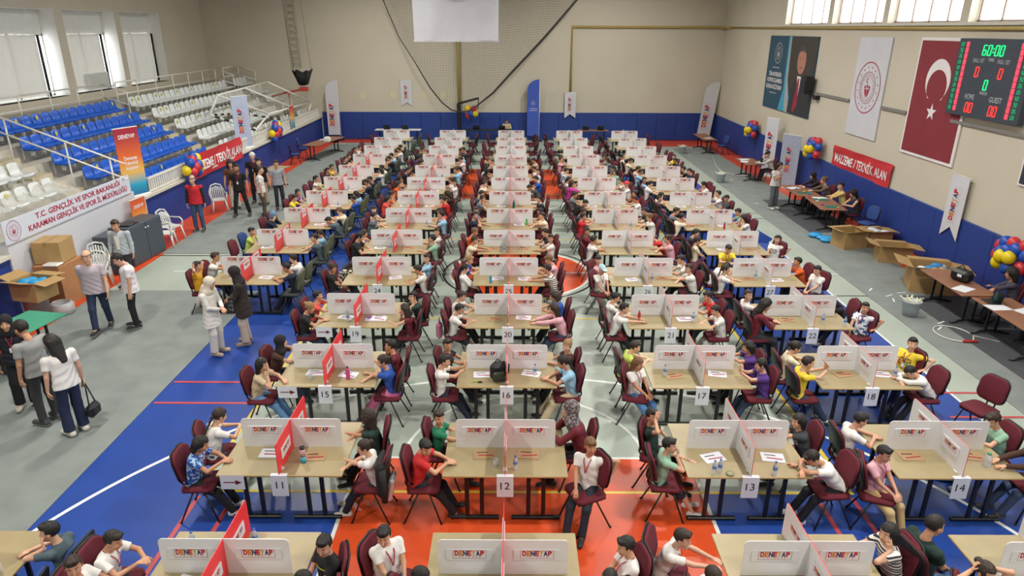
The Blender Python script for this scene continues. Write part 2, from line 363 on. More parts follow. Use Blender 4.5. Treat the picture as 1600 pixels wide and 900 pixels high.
mp = MB(); mp.add([(-.24,-.0045,-.08),(.24,-.0045,-.08),(.24,-.0045,.08),(-.24,-.0045,.08)], [(0,1,2,3)], 0); put_logo(mp, (0, 0, .005), (1,0,0), (0,0,1), .34, 1, .006)
ME_print = mp.mesh('logo_print', [M_board]+LM)
mp = MB(); mp.prism(rrect(.34, .15, .01, 2), (0, 0, 0), (1,0,0), (0,0,1), .008, 0); put_logo(mp, (0, 0, .004), (1,0,0), (0,0,1), .22, 1, .006)
ME_sideplate = mp.mesh('side_plate', [M_plate]+LM)
mp = MB(); mp.box((0, 0, .01), (.05, .07, .02), bev=.006); mp.box((0,0,.03), (.012,.05,.03)); ME_foot = mp.mesh('clear_foot', [mat('clear_plastic', 'e8ecee', .15, alpha=.55, var=0)])
def top_style(c, r): return c == 'A' or (r >= 6 and not (c == '1' and r <= 8) and not (c == '2' and r == 10))
def make_divider(c, r):
    x, y = colx(c, r), ROWY[r]+.01
    red = r <= 10
    t = thing('table_divider', 'white cross-shaped table divider%s, %s' % (' with red side' if red and c in 'A1' else '', tref(c, r)), 'divider', (x, y, TZ+.001), group='cross-shaped dividers on the tables')
    link('cross_panel', ME_cross, t)
    lp = link('long_panel', ME_long_r if red else ME_long_w, t, rz=R_(-90))
    if red: lp['label'] = 'long panel, white on one face and red on the other'
    ts = top_style(c, r)
    for s in (-1, 1): link('logo_plate', ME_print if ts else ME_plate, t, loc=(s*.34, -.009 if not ts else -.002, .335 if ts else .25))
    # side plates: left face towards -x, right face towards +x (near half)
    for half in ((-1, 1) if r < 6 else (-1,)):
        link('logo_plate', ME_sideplate, t, loc=(-.010, half*.3, .25), rz=R_(-90))
        link('logo_plate', ME_sideplate, t, loc=(.010, half*.3, .34 if c == 'A' else .2), rz=R_(90))
    if r < 5: link('clear_foot', ME_foot, t, loc=(0, -.5, 0))
M_paper = mat('white_paper', 'dadde6', .7, var=.01); M_ink = mat('black_ink', '17171a', .6, var=0); M_inkr = mat('maroon_ink', '6e1f33', .6, var=0)
for c, r in STN:
    x, y = colx(c, r), ROWY[r]
    for s, n in ((-1, 'left'), (1, 'right')):
        make_table(x+s*TW/2, y, 'maple top school table, %s half of pair, %s' % (n, tref(c, r)))
    make_divider(c, r)
    if (c, r) in NUM:
        m = MB(); m.add([(-.105,-.004,-.30),(.105,-.004,-.30),(.105,-.002,.004),(-.105,-.002,.004)], [(0,1,2,3)], 0); m.add([(-.105,0,-.30),(.105,0,-.30),(.105,0,.004),(-.105,0,.004)], [(3,2,1,0)], 0)
        m.add([(-.105,-.003,.004),(.105,-.003,.004),(.105,.05,.0045),(-.105,.05,.0045)], [(0,1,2,3)], 0)
        put_text(m, str(NUM[(c, r)]), (0, -.005, -.185), (1,0,0), (0,0,1), .105, None, 1, res=5, bold=0.0, lift=.001)
        m.build('number_sheet', [M_paper, M_ink], loc=(x, y-TD/2-.006, TZ), label='white number sheet hanging from table edge, %s' % tref(c, r), cat='paper sign')
    if c == '1' and 1 <= r <= 3:
        m = MB(); a = .0
        m.add([(-.15,-.004,-.2),(.15,-.004,-.2),(.15,-.002,.004),(-.15,-.002,.004)], [(0,1,2,3)], 0); m.add([(-.15,0,-.2),(.15,0,-.2),(.15,0,.004),(-.15,0,.004)], [(3,2,1,0)], 0)
        m.add([(-.11,-.006,-.105),(.05,-.006,-.105),(.05,-.006,-.09),(-.11,-.006,-.09),(.04,-.006,-.135),(.12,-.006,-.0975),(.04,-.006,-.06)], [(0,1,2,3),(4,5,6)], 1)
        m.build('arrow_sheet', [M_paper, M_inkr], loc=(x-TW+.2, y-TD/2-.006, TZ), label='white arrow sheet hanging from table edge, %s' % tref(c, r), cat='paper sign')
# ---------------------------------------------------------------- chairs
def chair_meshes(fab, shell, leg):
    P = {}
    m = MB(); pts = rrect(.44, .42, .09, 4)
    k = len(pts); vs = []; 
    for z, s in ((.435, .93), (.45, 1.0), (.475, 1.0), (.49, .9)): vs += [(px*s, py*s, z + (.0 if z < .46 else .006*(1-(py/.21)**2))) for px, py in pts]
    fs = [(i*k+j, i*k+(j+1) % k, (i+1)*k+(j+1) % k, (i+1)*k+j) for i in range(3) for j in range(k)] + [tuple(range(k))[::-1], tuple(3*k+j for j in range(k))]
    m.add([(b, a, c) for a, b, c in vs], [f[::-1] for f in fs], 0, True); P['seat'] = m.mesh('seat', [fab])
    def backm(w, h, t, off, material, nm):
        m = MB(); p = rrect(w, h, .12, 5); k = len(p); vs = []
        for dx, s in ((0, .93), (t*.3, 1.0), (t*.8, 1.0), (t, .9)):
            for a, b in p:
                curve = .035*((a*s)/(w/2))**2; vs.append((-.235-off+dx+curve-.20*(b*s), a*s, .76+b*s))
        fs = [(i*k+j, i*k+(j+1) % k, (i+1)*k+(j+1) % k, (i+1)*k+j) for i in range(3) for j in range(k)]+[tuple(range(k))[::-1], tuple(3*k+j for j in range(k))]
        m.add(vs, fs, 0, True); return m.mesh(nm, [material])
    P['backrest'] = backm(.43, .40, .045, 0, fab, 'backrest'); P['back_shell'] = backm(.445, .415, .02, .022, shell, 'back_shell')
    m = MB(); m.box((0, 0, .428), (.40, .38, .02), bev=.008)
    for y in (-.06, .06): m.tube([(-.05, y, .43), (-.2, y, .43), (-.235, y, .5), (-.22, y, .62)], .013, n=6)
    P['back_support'] = m.mesh('back_support', [shell])
    for nm, x0, x1 in (('f', .08, .23), ('b', -.06, -.25)):
        for s in (-1, 1):
            m = MB(); m.tube([(x0, s*.17, .425), (x1, s*.235, .0)], .012, n=8); m.lathe([(.016, 0), (.016, .02)], (x1, s*.235, 0), n=8); P['leg'+nm+str(s)] = m.mesh('leg', [leg])
    # all in one for distant copies
    allm = MB(); mats = [fab, shell, leg]
    for key, mi in (('seat', 0), ('backrest', 0), ('back_shell', 1), ('back_support', 1), ('legf-1', 2), ('legf1', 2), ('legb-1', 2), ('legb1', 2)):
        me = P[key]; allm.add([tuple(v.co) for v in me.vertices], [tuple(p.vertices) for p in me.polygons], mi, True)
    P['all'] = allm.mesh('chair', mats); return P
M_shell = mat('black_plastic_shell', '1d1e20', .5)
CH = {'maroon': chair_meshes(mat('maroon_fabric', '5c1323', .85, var=.08, scale=30), M_shell, M_black), 'dark green': chair_meshes(mat('dark_green_fabric', '3a4140', .85, var=.08, scale=30), mat('olive_shell', '55563f', .5), M_black),
      'blue': chair_meshes(mat('blue_fabric', '24407e', .85, var=.08, scale=30), M_shell, M_black)}
def chair(colr, x, y, rz, label, near=True, z=0):
    P = CH[colr]
    if not near: return link('meeting_chair', P['all'], None, loc=(x, y, z), rz=rz, label=label, cat='chair', group='meeting chairs at the tables')
    t = thing('meeting_chair', label, 'chair', (x, y, z), rz, 'meeting chairs at the tables')
    for k in ('seat', 'backrest', 'back_shell', 'back_support'): link(k, P[k], t)
    for k in ('legf-1', 'legf1', 'legb-1', 'legb1'): link('leg', P[k], t)
    return t
# ---------------------------------------------------------------- people: smooth-blended distance fields turned into surfaces
def V(*a): return np.array(a, float)
def nrm(v): v = np.asarray(v, float); return v/(np.linalg.norm(v)+1e-12)
class Fld:
    """prims: ('c', a, b, ra, rb, side, sx, capa, capb, k) tapered capsule; ('e', c, r3, axes, k) ellipsoid"""
    def __init__(s): s.p = []; s.cut = []
    def cap(s, a, b, ra, rb=None, side=None, sx=1.0, ca=False, cb=False, k=.02): s.p.append(('c', V(*a), V(*b), ra, ra if rb is None else rb, None if side is None else nrm(side), sx, ca, cb, k)); return s
    def ell(s, c, r, ax=None, k=.02): s.p.append(('e', V(*c), V(*r), np.eye(3) if ax is None else np.asarray(ax), k)); return s
    def sub(s, fn): s.cut.append(fn); return s
    def _d(s, p, X):
        if p[0] == 'c':
            _, a, b, ra, rb, side, sx, ca, cb, k = p; ab = b-a; L2 = ab@ab+1e-12
            t = np.clip(((X-a)@ab)/L2, 0, 1); e = X-a-t[..., None]*ab
            if side is not None: es = e@side; e = e-(es*(1-1/sx))[..., None]*side
            d = np.sqrt((e*e).sum(-1))-(ra+t*(rb-ra)); u = ab/math.sqrt(L2)
            if ca: d = np.maximum(d, -((X-a)@u))
            if cb: d = np.maximum(d, (X-b)@u)
            return d
        _, c, r, ax, k = p; q = (X-c)@ax.T; k0 = np.sqrt(((q/r)**2).sum(-1)); k1 = np.sqrt(((q/(r*r))**2).sum(-1))+1e-9
        return k0*(k0-1)/k1
    def mesh(s, h):
        M = .045; lo = []; hi = []
        for p in s.p:
            if p[0] == 'c':
                r = max(p[3], p[4])*max(1, p[6])+M; lo.append(np.minimum(p[1], p[2])-r); hi.append(np.maximum(p[1], p[2])+r)
            else: r = p[2].max()+M; lo.append(p[1]-r); hi.append(p[1]+r)
        L = np.min(lo, 0); H = np.max(hi, 0); n = np.ceil((H-L)/h).astype(int)+1
        ax = [L[i]+h*np.arange(n[i]) for i in range(3)]; F = np.full(n, M, np.float32)
        for p, a, b in zip(s.p, lo, hi):
            i0 = np.maximum(0, ((a-L)/h).astype(int)); i1 = np.minimum(n, ((b-L)/h).astype(int)+2)
            sl = tuple(slice(i0[i], i1[i]) for i in range(3))
            X = np.stack(np.meshgrid(*(ax[i][sl[i]] for i in range(3)), indexing='ij'), -1)
            d = s._d(p, X); f = F[sl]; k = p[-1]; g = np.maximum(k-np.abs(f-d), 0)/k; F[sl] = np.minimum(f, d)-g*g*k*.25
        if s.cut:
            X = np.stack(np.meshgrid(*ax, indexing='ij'), -1)
            for fn in s.cut: F = np.maximum(F, fn(X))
        return surfnet(F, L, h)
def surfnet(F, L, h):
    S = F < 0; n = np.array(F.shape)-1
    c = np.zeros(n, np.int8)
    for dx in (0, 1):
        for dy in (0, 1):
            for dz in (0, 1): c += S[dx:n[0]+dx, dy:n[1]+dy, dz:n[2]+dz]
    act = (c > 0) & (c < 8); I = np.argwhere(act); idx = -np.ones(n, np.int64); idx[act] = np.arange(len(I))
    P = np.zeros((len(I), 3)); W = np.zeros(len(I))
    def at(o): return F[I[:, 0]+o[0], I[:, 1]+o[1], I[:, 2]+o[2]].astype(float)
    C = {(a, b, d): at((a, b, d)) for a in (0, 1) for b in (0, 1) for d in (0, 1)}
    for axis in range(3):
        o1, o2 = [i for i in range(3) if i != axis]
        for a in (0, 1):
            for b in (0, 1):
                p0 = [0]*3; p0[o1] = a; p0[o2] = b; p1 = list(p0); p1[axis] = 1
                f0, f1 = C[tuple(p0)], C[tuple(p1)]; cr = (f0 < 0) != (f1 < 0); t = np.where(cr, f0/(f0-f1+1e-12), 0)
                q = np.zeros((len(I), 3)); q[:] = p0; q[:, axis] = t; P += q*cr[:, None]; W += cr
    P = L + h*(I + P/W[:, None])
    faces = []
    for axis in range(3):
        o1, o2 = (axis+1) % 3, (axis+2) % 3
        sl0 = [slice(1, n[i]) for i in range(3)]; sl0[axis] = slice(0, n[axis]); sl1 = list(sl0); sl1[axis] = slice(1, n[axis]+1)
        a = S[tuple(sl0)]; b = S[tuple(sl1)]; d = a != b; J = np.argwhere(d); off = np.ones(3, int); off[axis] = 0; J = J+off
        inn = S[J[:, 0], J[:, 1], J[:, 2]]
        def cell(u, v): K = J.copy(); K[:, o1] -= u; K[:, o2] -= v; return idx[K[:, 0], K[:, 1], K[:, 2]]
        q = np.stack([cell(1, 1), cell(0, 1), cell(0, 0), cell(1, 0)], -1); q[~inn] = q[~inn][:, ::-1]; faces.append(q)
    Fa = np.concatenate(faces); Fa = Fa[(Fa >= 0).all(1)]
    return P, Fa
def np_mesh(name, P, Fa, mats, paint=None):
    me = bpy.data.meshes.new(name); me.vertices.add(len(P)); me.vertices.foreach_set('co', P.astype(np.float32).ravel())
    me.loops.add(len(Fa)*4); me.loops.foreach_set('vertex_index', Fa.astype(np.int32).ravel()); me.polygons.add(len(Fa))
    me.polygons.foreach_set('loop_start', np.arange(0, len(Fa)*4, 4, dtype=np.int32)); me.polygons.foreach_set('use_smooth', np.ones(len(Fa), bool))
    for m in mats: me.materials.append(m)
    if paint is not None:
        a = me.color_attributes.new('paint', 'FLOAT_COLOR', 'POINT'); a.data.foreach_set('color', paint.astype(np.float32).ravel())
    me.update(calc_edges=True); return me
# materials for people: colour comes from each object
def skin_material():
    m = bpy.data.materials.new('skin'); m.use_nodes = True; nt = m.node_tree; N = nt.nodes; b = N['Principled BSDF']
    oi = N.new('ShaderNodeObjectInfo'); at = N.new('ShaderNodeAttribute'); at.attribute_name = 'paint'; mx = N.new('ShaderNodeMix'); mx.data_type = 'RGBA'
    nt.links.new(at.outputs['Alpha'], mx.inputs[0]); nt.links.new(oi.outputs['Color'], mx.inputs[6]); nt.links.new(at.outputs['Color'], mx.inputs[7]); nt.links.new(mx.outputs[2], b.inputs['Base Color'])
    b.inputs['Roughness'].default_value = .5; b.inputs['Subsurface Weight'].default_value = .0; return m
M_skin = skin_material()
M_cloth = mat('cloth', objcol=True, rough=.85, var=.05, scale=14, bump=.25)
M_hair = mat('hair', objcol=True, rough=.55, var=.25, scale=60, bump=.5)
M_shoe = mat('shoe_upper', objcol=True, rough=.6, var=.03); M_sole = mat('shoe_sole', 'd8d6d0', .6)
def pattern_mat(name, kind, c1, c2, scale):
    m = bpy.data.materials.new(name); m.use_nodes = True; nt = m.node_tree; N = nt.nodes; b = N['Principled BSDF']; b.inputs['Roughness'].default_value = .85
    tc = N.new('ShaderNodeTexCoord'); rp = N.new('ShaderNodeValToRGB'); rp.color_ramp.interpolation = 'CONSTANT'
    if kind == 'stripe': t = N.new('ShaderNodeTexWave'); t.bands_direction = 'Z'; t.inputs['Scale'].default_value = scale; t.inputs['Distortion'].default_value = .6; out = t.outputs['Fac']
    elif kind == 'check': t = N.new('ShaderNodeTexChecker'); t.inputs['Scale'].default_value = scale; out = t.outputs['Fac']
    else: t = N.new('ShaderNodeTexNoise'); t.inputs['Scale'].default_value = scale; t.inputs['Detail'].default_value = 2; out = t.outputs['Fac']
    nt.links.new(tc.outputs['Object'], t.inputs['Vector']); nt.links.new(out, rp.inputs[0]); nt.links.new(rp.outputs[0], b.inputs['Base Color'])
    rp.color_ramp.elements[0].color = lin(c1); rp.color_ramp.elements[1].color = lin(c2); rp.color_ramp.elements[1].position = .52; return m
PAT = {'stripes': pattern_mat('striped_cloth', 'stripe', 'e3e1da', '2b2a33', 9), 'thinstripes': pattern_mat('thin_striped_cloth', 'stripe', 'e6e2da', '6b5a55', 7), 'floral': pattern_mat('blue_floral_cloth', 'n', '2b4f9c', '9fc0dc', 26),
       'check': pattern_mat('checked_cloth', 'check', '2a2b26', 'd8d3c0', 16), 'print': pattern_mat('printed_white_cloth', 'n', 'e2e0dc', 'e2e0dc', 10), 'bluepat': pattern_mat('white_blue_cloth', 'n', 'dfe3e8', '3a5a8e', 14), 'grey': pattern_mat('grey_pattern_scarf', 'n', '4d4648', '8c8284', 30)}
# ---- skeleton
def ik(S, T, l1, l2, pole):
    S, T = V(*S), V(*T); d = T-S; L = np.linalg.norm(d); L = min(L, (l1+l2)*.995); u = nrm(d); T = S+u*L
    a = (l1*l1-l2*l2+L*L)/(2*L); hgt = math.sqrt(max(0, l1*l1-a*a)); p = V(*pole); p = nrm(p-(p@u)*u); return S+u*a+p*hgt, T
def rotm(yaw, pitch, roll=0):
    """columns f, l, u after turning yaw (deg, left +), nodding pitch (deg, down +)"""
    y, p, r = R_(yaw), R_(pitch), R_(roll)
    Rz = np.array([[math.cos(y), -math.sin(y), 0], [math.sin(y), math.cos(y), 0], [0, 0, 1]]); Ry = np.array([[math.cos(p), 0, math.sin(p)], [0, 1, 0], [-math.sin(p), 0, math.cos(p)]])
    Rx = np.array([[1, 0, 0], [0, math.cos(r), -math.sin(r)], [0, math.sin(r), math.cos(r)]]); return Rz@Ry@Rx
def skeleton(P):
    s = P.get('s', .84); J = {'s': s, 'hs': P.get('hs', 1.0)*(.89 if s < .95 else 1.0)}
    sit = P.get('sit', True)
    z0 = .45+.07*s if sit else .93*s; x0 = P.get('x', -.12)
    J['pel'] = V(x0, 0, z0); B = rotm(P.get('yaw', 0), P.get('lean', 8), P.get('side', 0)); J['B'] = B
    mid = J['pel'] + B@V(0, 0, .22*s)*1.0; J['ch'] = J['pel']+B@V(.0, 0, .36*s); J['nk'] = J['pel']+B@V(-.005, 0, .50*s); J['mid'] = mid
    sw = P.get('sw', .155)*s/.84*.92
    J['sh'] = [J['pel']+B@V(0, q*sw, .442*s) for q in (-1, 1)]     # right(-y), left(+y)
    Hd = rotm(P.get('yaw', 0)+P.get('hy', 0), P.get('hp', 12), P.get('hr', 0)); J['H'] = Hd
    hs = J['hs']; J['hb'] = J['nk']+Hd@V(.012, 0, .055)*hs; J['hc'] = J['nk']+Hd@V(.03, 0, .165)*hs
    ua, fa = .27*s, .235*s; J['arm'] = []
    for i, q in enumerate((-1, 1)):
        t = P['hands'][i]; pole = P.get('poles', [(0, -1, -.6), (0, 1, -.6)])[i]
        if isinstance(t, str):
            o = {'chin': V(.105, q*.03, -.10), 'cheek': V(.06, q*.085, -.075), 'back': V(-.07, q*.07, .02), 'fore': V(.10, q*.03, .05), 'mouth': V(.125, q*.015, -.06), 'ear': V(.0, q*.11, -.01)}[t]
            T = J['hc']+Hd@o*hs; T = T+ nrm(T-J['hc'])*.02
            hd = nrm(Hd@V(.15 if t != 'back' else -.1, -q*.35, .9)); pn = nrm(J['hc']-T)
            T = T-hd*.05*s*1.1
        else:
            T = V(*t[:3]); hd = None; pn = V(0, 0, -1)
            if len(t) > 3: pn = V(*t[3])
        E, W = ik(J['sh'][i], T, ua, fa, pole); d = nrm(W-E) if hd is None else hd
        if hd is None and not isinstance(t, str) and t[2] < .85 and t[2] > .7: d = nrm(V(d[0], d[1], min(max(d[2], -.15), .1)))
        if len(t) > 4 and not isinstance(t, str): d = nrm(V(*t[4]))
        J['arm'].append((E, W, d, nrm(pn-(pn@d)*d), q))
    J['leg'] = []; th, sn = .41*s, .39*s
    for i, q in enumerate((-1, 1)):
        Hp = J['pel']+rotm(P.get('lyaw', 0), 0)@V(0, q*.085*s, -.01*s)
        if sit: t = P.get('feet', [(.36, -.10, .075), (.34, .10, .075)])[i]; pl = P.get('kpole', [(.6, -.15, 1), (.6, .15, 1)])[i]
        else: t = P['feet'][i]; pl = P.get('kpole', [(1, -.1, .1), (1, .1, .1)])[i]
        K, A = ik(Hp, t, th, sn, pl); fy = P.get('fyaw', [-8, 8])[i]
        J['leg'].append((Hp, K, A, fy))
    return J
def body_mesh(P, h, lod):
    J = skeleton(P); s, hs = J['s'], J['hs']; B, H = J['B'], J['H']; side = B[:, 1]; g = P.get('girth', 1.12); f = Fld()
    f.cap(J['pel'], J['mid'], .098*s*g, .088*s*g, side, 1.45, k=.03); f.cap(J['mid'], J['ch'], .088*s*g, .098*s*g, side, 1.40, k=.03)
    f.cap(J['sh'][0]-.01*B[:, 2], J['sh'][1]-.01*B[:, 2], .05*s, .05*s, k=.04); f.cap(J['ch']+.06*s*B[:, 2], J['nk'], .06*s, .047*s, k=.04)
    f.cap(J['nk']-.01*B[:, 2], J['hb'], .045*s*1.02, .046*hs, k=.015)
    hc = J['hc']; A = H.T
    def hp(a, l, u): return hc+H@V(a, l, u)*hs
    f.ell(hp(-.012, 0, .03), V(.097, .077, .093)*hs, A, .02); f.ell(hp(.022, 0, -.035), V(.069, .058, .082)*hs, A, .03)
    f.ell(hp(.062, 0, -.096), V(.026, .028, .024)*hs, A, .03)
    if lod < 2:
        for q in (-1, 1): f.ell(hp(.055, q*.036, -.03), V(.03, .026, .03)*hs, A, .02); f.ell(hp(-.008, q*.08, -.008), V(.019, .009, .031)*hs, A, .008)
        f.cap(hp(.086, 0, .012), hp(.108, 0, -.026), .008*hs, .013*hs, k=.012); f.ell(hp(.087, 0, -.06), V(.013, .022, .010)*hs, A, .01)
    else:
        for q in (-1, 1): f.ell(hp(-.008, q*.08, -.008), V(.02, .012, .03)*hs, A, .01)
        f.cap(hp(.086, 0, .0), hp(.105, 0, -.026), .012*hs, .016*hs, k=.012)
    for (E, W, d, n, q), S in zip(J['arm'], J['sh']):
        f.cap(S, E, .044*s*g**.5, .034*s, k=.03); f.cap(E, W, .035*s, .024*s, k=.012)
        t = np.cross(d, n)*q; t = nrm(t); t = -t if (P.get('thumbflip')) else t     # thumb side
        z = s*1.04
        f.cap(W+d*.015*z, W+d*.072*z, .013*z, .012*z, t, 2.7, k=.012)
        if lod < 2:
            cu = P.get('curl', 28)
            for j, (o, L) in enumerate(((.030, .068), (.0105, .078), (-.0095, .072), (-.028, .056))):
                b0 = W+d*.080*z+t*o*z; c1 = R_(cu*.7); c2 = R_(cu*1.9); d1 = d*math.cos(c1)+n*math.sin(c1)+t*o*1.5; d2 = d*math.cos(c2)+n*math.sin(c2)+t*o*1.0
                b1 = b0+d1*L*.52*z; f.cap(b0-d*.008*z, b1, .0088*z, .008*z, k=.004); f.cap(b1, b1+d2*L*.48*z, .008*z, .0062*z, k=.004)
            b0 = W+d*.028*z+t*.030*z; d1 = nrm(d*.62+t*.62+n*.35); b1 = b0+d1*.036*z; f.cap(b0-d1*.012*z, b1, .0115*z, .0095*z, k=.008); f.cap(b1, b1+nrm(d*.85+t*.25+n*.35)*.03*z, .0092*z, .0075*z, k=.004)
        else: f.cap(W+d*.07*z, W+d*.12*z+n*.025*z, .012*z, .009*z, t, 2.4, k=.01); f.cap(W+d*.03*z+t*.02*z, W+d*.07*z+t*.055*z, .011*z, .008*z, k=.01)
    for Hp, K, Aa, fy in J['leg']:
        f.cap(Hp, K, .072*s*g**.5, .050*s, k=.03); f.cap(K, Aa, .05*s, .032*s, k=.02); fd = rotm(fy, 0)@V(1, 0, 0)
        f.cap(Aa+V(0, 0, -.03*s)-fd*.02*s, Aa+fd*.13*s+V(0, 0, -.045*s), .032*s, .024*s, k=.02)
    Pn, Fa = f.mesh(h)
    loc = (Pn-hc)@H/hs                                   # into the head frame
    pa = np.zeros((len(Pn), 4)); x, y, zz = loc.T; front = x > .045
    def blob(cond, col, a): 
        m = front & (a > 0) & cond; pa[m, :3] = np.array(lin(col)[:3]); pa[m, 3] = np.clip(a[m], 0, 1)
    T = np.ones(len(Pn), bool); sf = 1.0 if lod == 0 else 1.25
    for q in (-1, 1):
        blob(T, '2a1d16', (1-np.hypot((y-q*.033)/(.022*sf), (zz-.034)/(.007*sf)))*3*.8)
        blob(T, 'e8e2dc', (1-np.hypot((y-q*.033)/(.017*sf), (zz-.008)/(.009*sf)))*4)
        blob(T, '1c130f', (1-np.hypot((y-q*.032)/(.0085*sf), (zz-.008)/(.0085*sf)))*4)
    blob(T, 'a85a50', (1-np.hypot(y/.026, (zz+.060)/.009))*2.5*.8)
    if P.get('beard'):
        m = (x > .0) & (zz < -.045) & (zz > -.16) & (np.abs(y) < .075) & ~((np.abs(y) < .022) & (np.abs(zz+.06) < .009)); pa[m, :3] = lin('2a201b')[:3]; pa[m, 3] = np.maximum(pa[m, 3], .75)
    return J, np_mesh('body', Pn, Fa, [M_skin], pa)
def shirt_mesh(J, P, kind, h):
    s = J['s']; B = J['B']; side = B[:, 1]; g = P.get('girth', 1.12); f = Fld(); sit = P.get('sit', True)
    down = {'tee': .06, 'long': .07, 'polo': .07, 'dress': .12, 'coat': .26, 'vest': .06}.get(kind, .06)*s; a = .013
    low = J['pel']-B[:, 2]*down*(.6 if sit else 1)
    f.cap(low, J['mid'], (.108+(0 if sit else .016)+(.02 if kind in ('coat', 'dress') else 0))*s*g, .094*s*g+a*.4, side, 1.46, ca=True, k=.03); f.cap(J['mid'], J['ch'], .094*s*g+a*.4, .099*s*g+a*.6, side, 1.42, k=.03)
    f.cap(J['sh'][0]-.012*B[:, 2], J['sh'][1]-.012*B[:, 2], .058*s, .058*s, k=.04); f.cap(J['ch']+.05*s*B[:, 2], J['nk']-.012*B[:, 2], .07*s, .058*s, cb=True, k=.03)
    for (E, W, d, n, q), S in zip(J['arm'], J['sh']):
        if kind in ('long', 'coat'):
            f.cap(S, E, .056*s, .048*s, k=.03); f.cap(E, W-nrm(W-E)*.01, .048*s, .036*s, cb=True, k=.015)
        elif kind == 'vest': f.cap(S-(E-S)*.05, S+(E-S)*.1, .056*s, .055*s, cb=True, k=.03)
        else: f.cap(S, S+(E-S)*.60, .056*s, .058*s, cb=True, k=.025)
    nk, u = J['nk'], B[:, 2]; c = nk+B[:, 0]*.035*s+u*.012
    f.sub(lambda X: .052*s-np.sqrt((((X-c)*V(1, 1, 1))**2).sum(-1)))           # neckline
    Pn, Fa = f.mesh(h)
    if h < .012:                                                   # folds in the cloth
        w = .0035*np.sin(Pn[:, 2]*60+Pn[:, 1]*38+np.sin(Pn[:, 0]*31)*2)*np.clip((J['ch'][2]-Pn[:, 2])*6, 0, 1); c0 = (J['mid']+J['ch'])/2; dv = Pn-c0; dv[:, 2] = 0; dv /= np.linalg.norm(dv, axis=1)[:, None]+1e-6; Pn = Pn+dv*w[:, None]
    return np_mesh('shirt', Pn, Fa, [M_cloth])
def pants_mesh(J, P, kind, h):
    s = J['s']; f = Fld(); side = J['B'][:, 1]; g = P.get('girth', 1.12); wide = {'wide': .03, 'trousers': .010, 'shorts': .02, 'skirt': .03}.get(kind, 0)*s
    f.cap(J['pel']+V(0, 0, -.02*s), J['pel']+J['B'][:, 2]*.06*s, .098*s*g, .1*s*g, side, 1.4, k=.03)
    for Hp, K, A, fy in J['leg']:
        f.cap(Hp, K, .082*s*g**.5, .062*s+wide*.5, k=.035)
        if kind == 'shorts': f.cap(K+(K-Hp)*-.25, K+(A-K)*.10+V(0,0,0), .064*s, .068*s, cb=True, k=.03)
        else: f.cap(K, A+(A-K)*.02, .060*s+wide*.5, .046*s+wide*1.2, cb=True, k=.03)
    if kind == 'skirt':
        (h0, k0, a0, _), (h1, k1, a1, _) = J['leg']; f.cap((h0+h1)/2, (k0+k1)/2, .1*s, .09*s, side, 1.6, k=.04); f.cap((k0+k1)/2, (a0+a1)/2+V(0, 0, .06), .085*s, .08*s, side, 1.8, cb=True, k=.04)
    return np_mesh('trousers', *f.mesh(h), [M_cloth])
_shoe = {}
def shoe_mesh(s):
    k = round(s, 2)
    if k not in _shoe:
        f = Fld(); f.cap((-.055*s, 0, .035*s), (.165*s, 0, .030*s), .048*s, .040*s, (0, 1, 0), 1.05, k=.02); f.cap((-.03*s, 0, .05*s), (-.02*s, 0, .10*s), .044*s, .042*s, cb=True, k=.02)
        f.sub(lambda X: .004-X[..., 2]); P, F = f.mesh(.009); me = np_mesh('shoe', P, F, [M_shoe, M_sole])
        mi = (P[F].mean(1)[:, 2] < .022*s).astype(np.int32); me.polygons.foreach_set('material_index', mi); _shoe[k] = me
    return _shoe[k]
_hair = {}
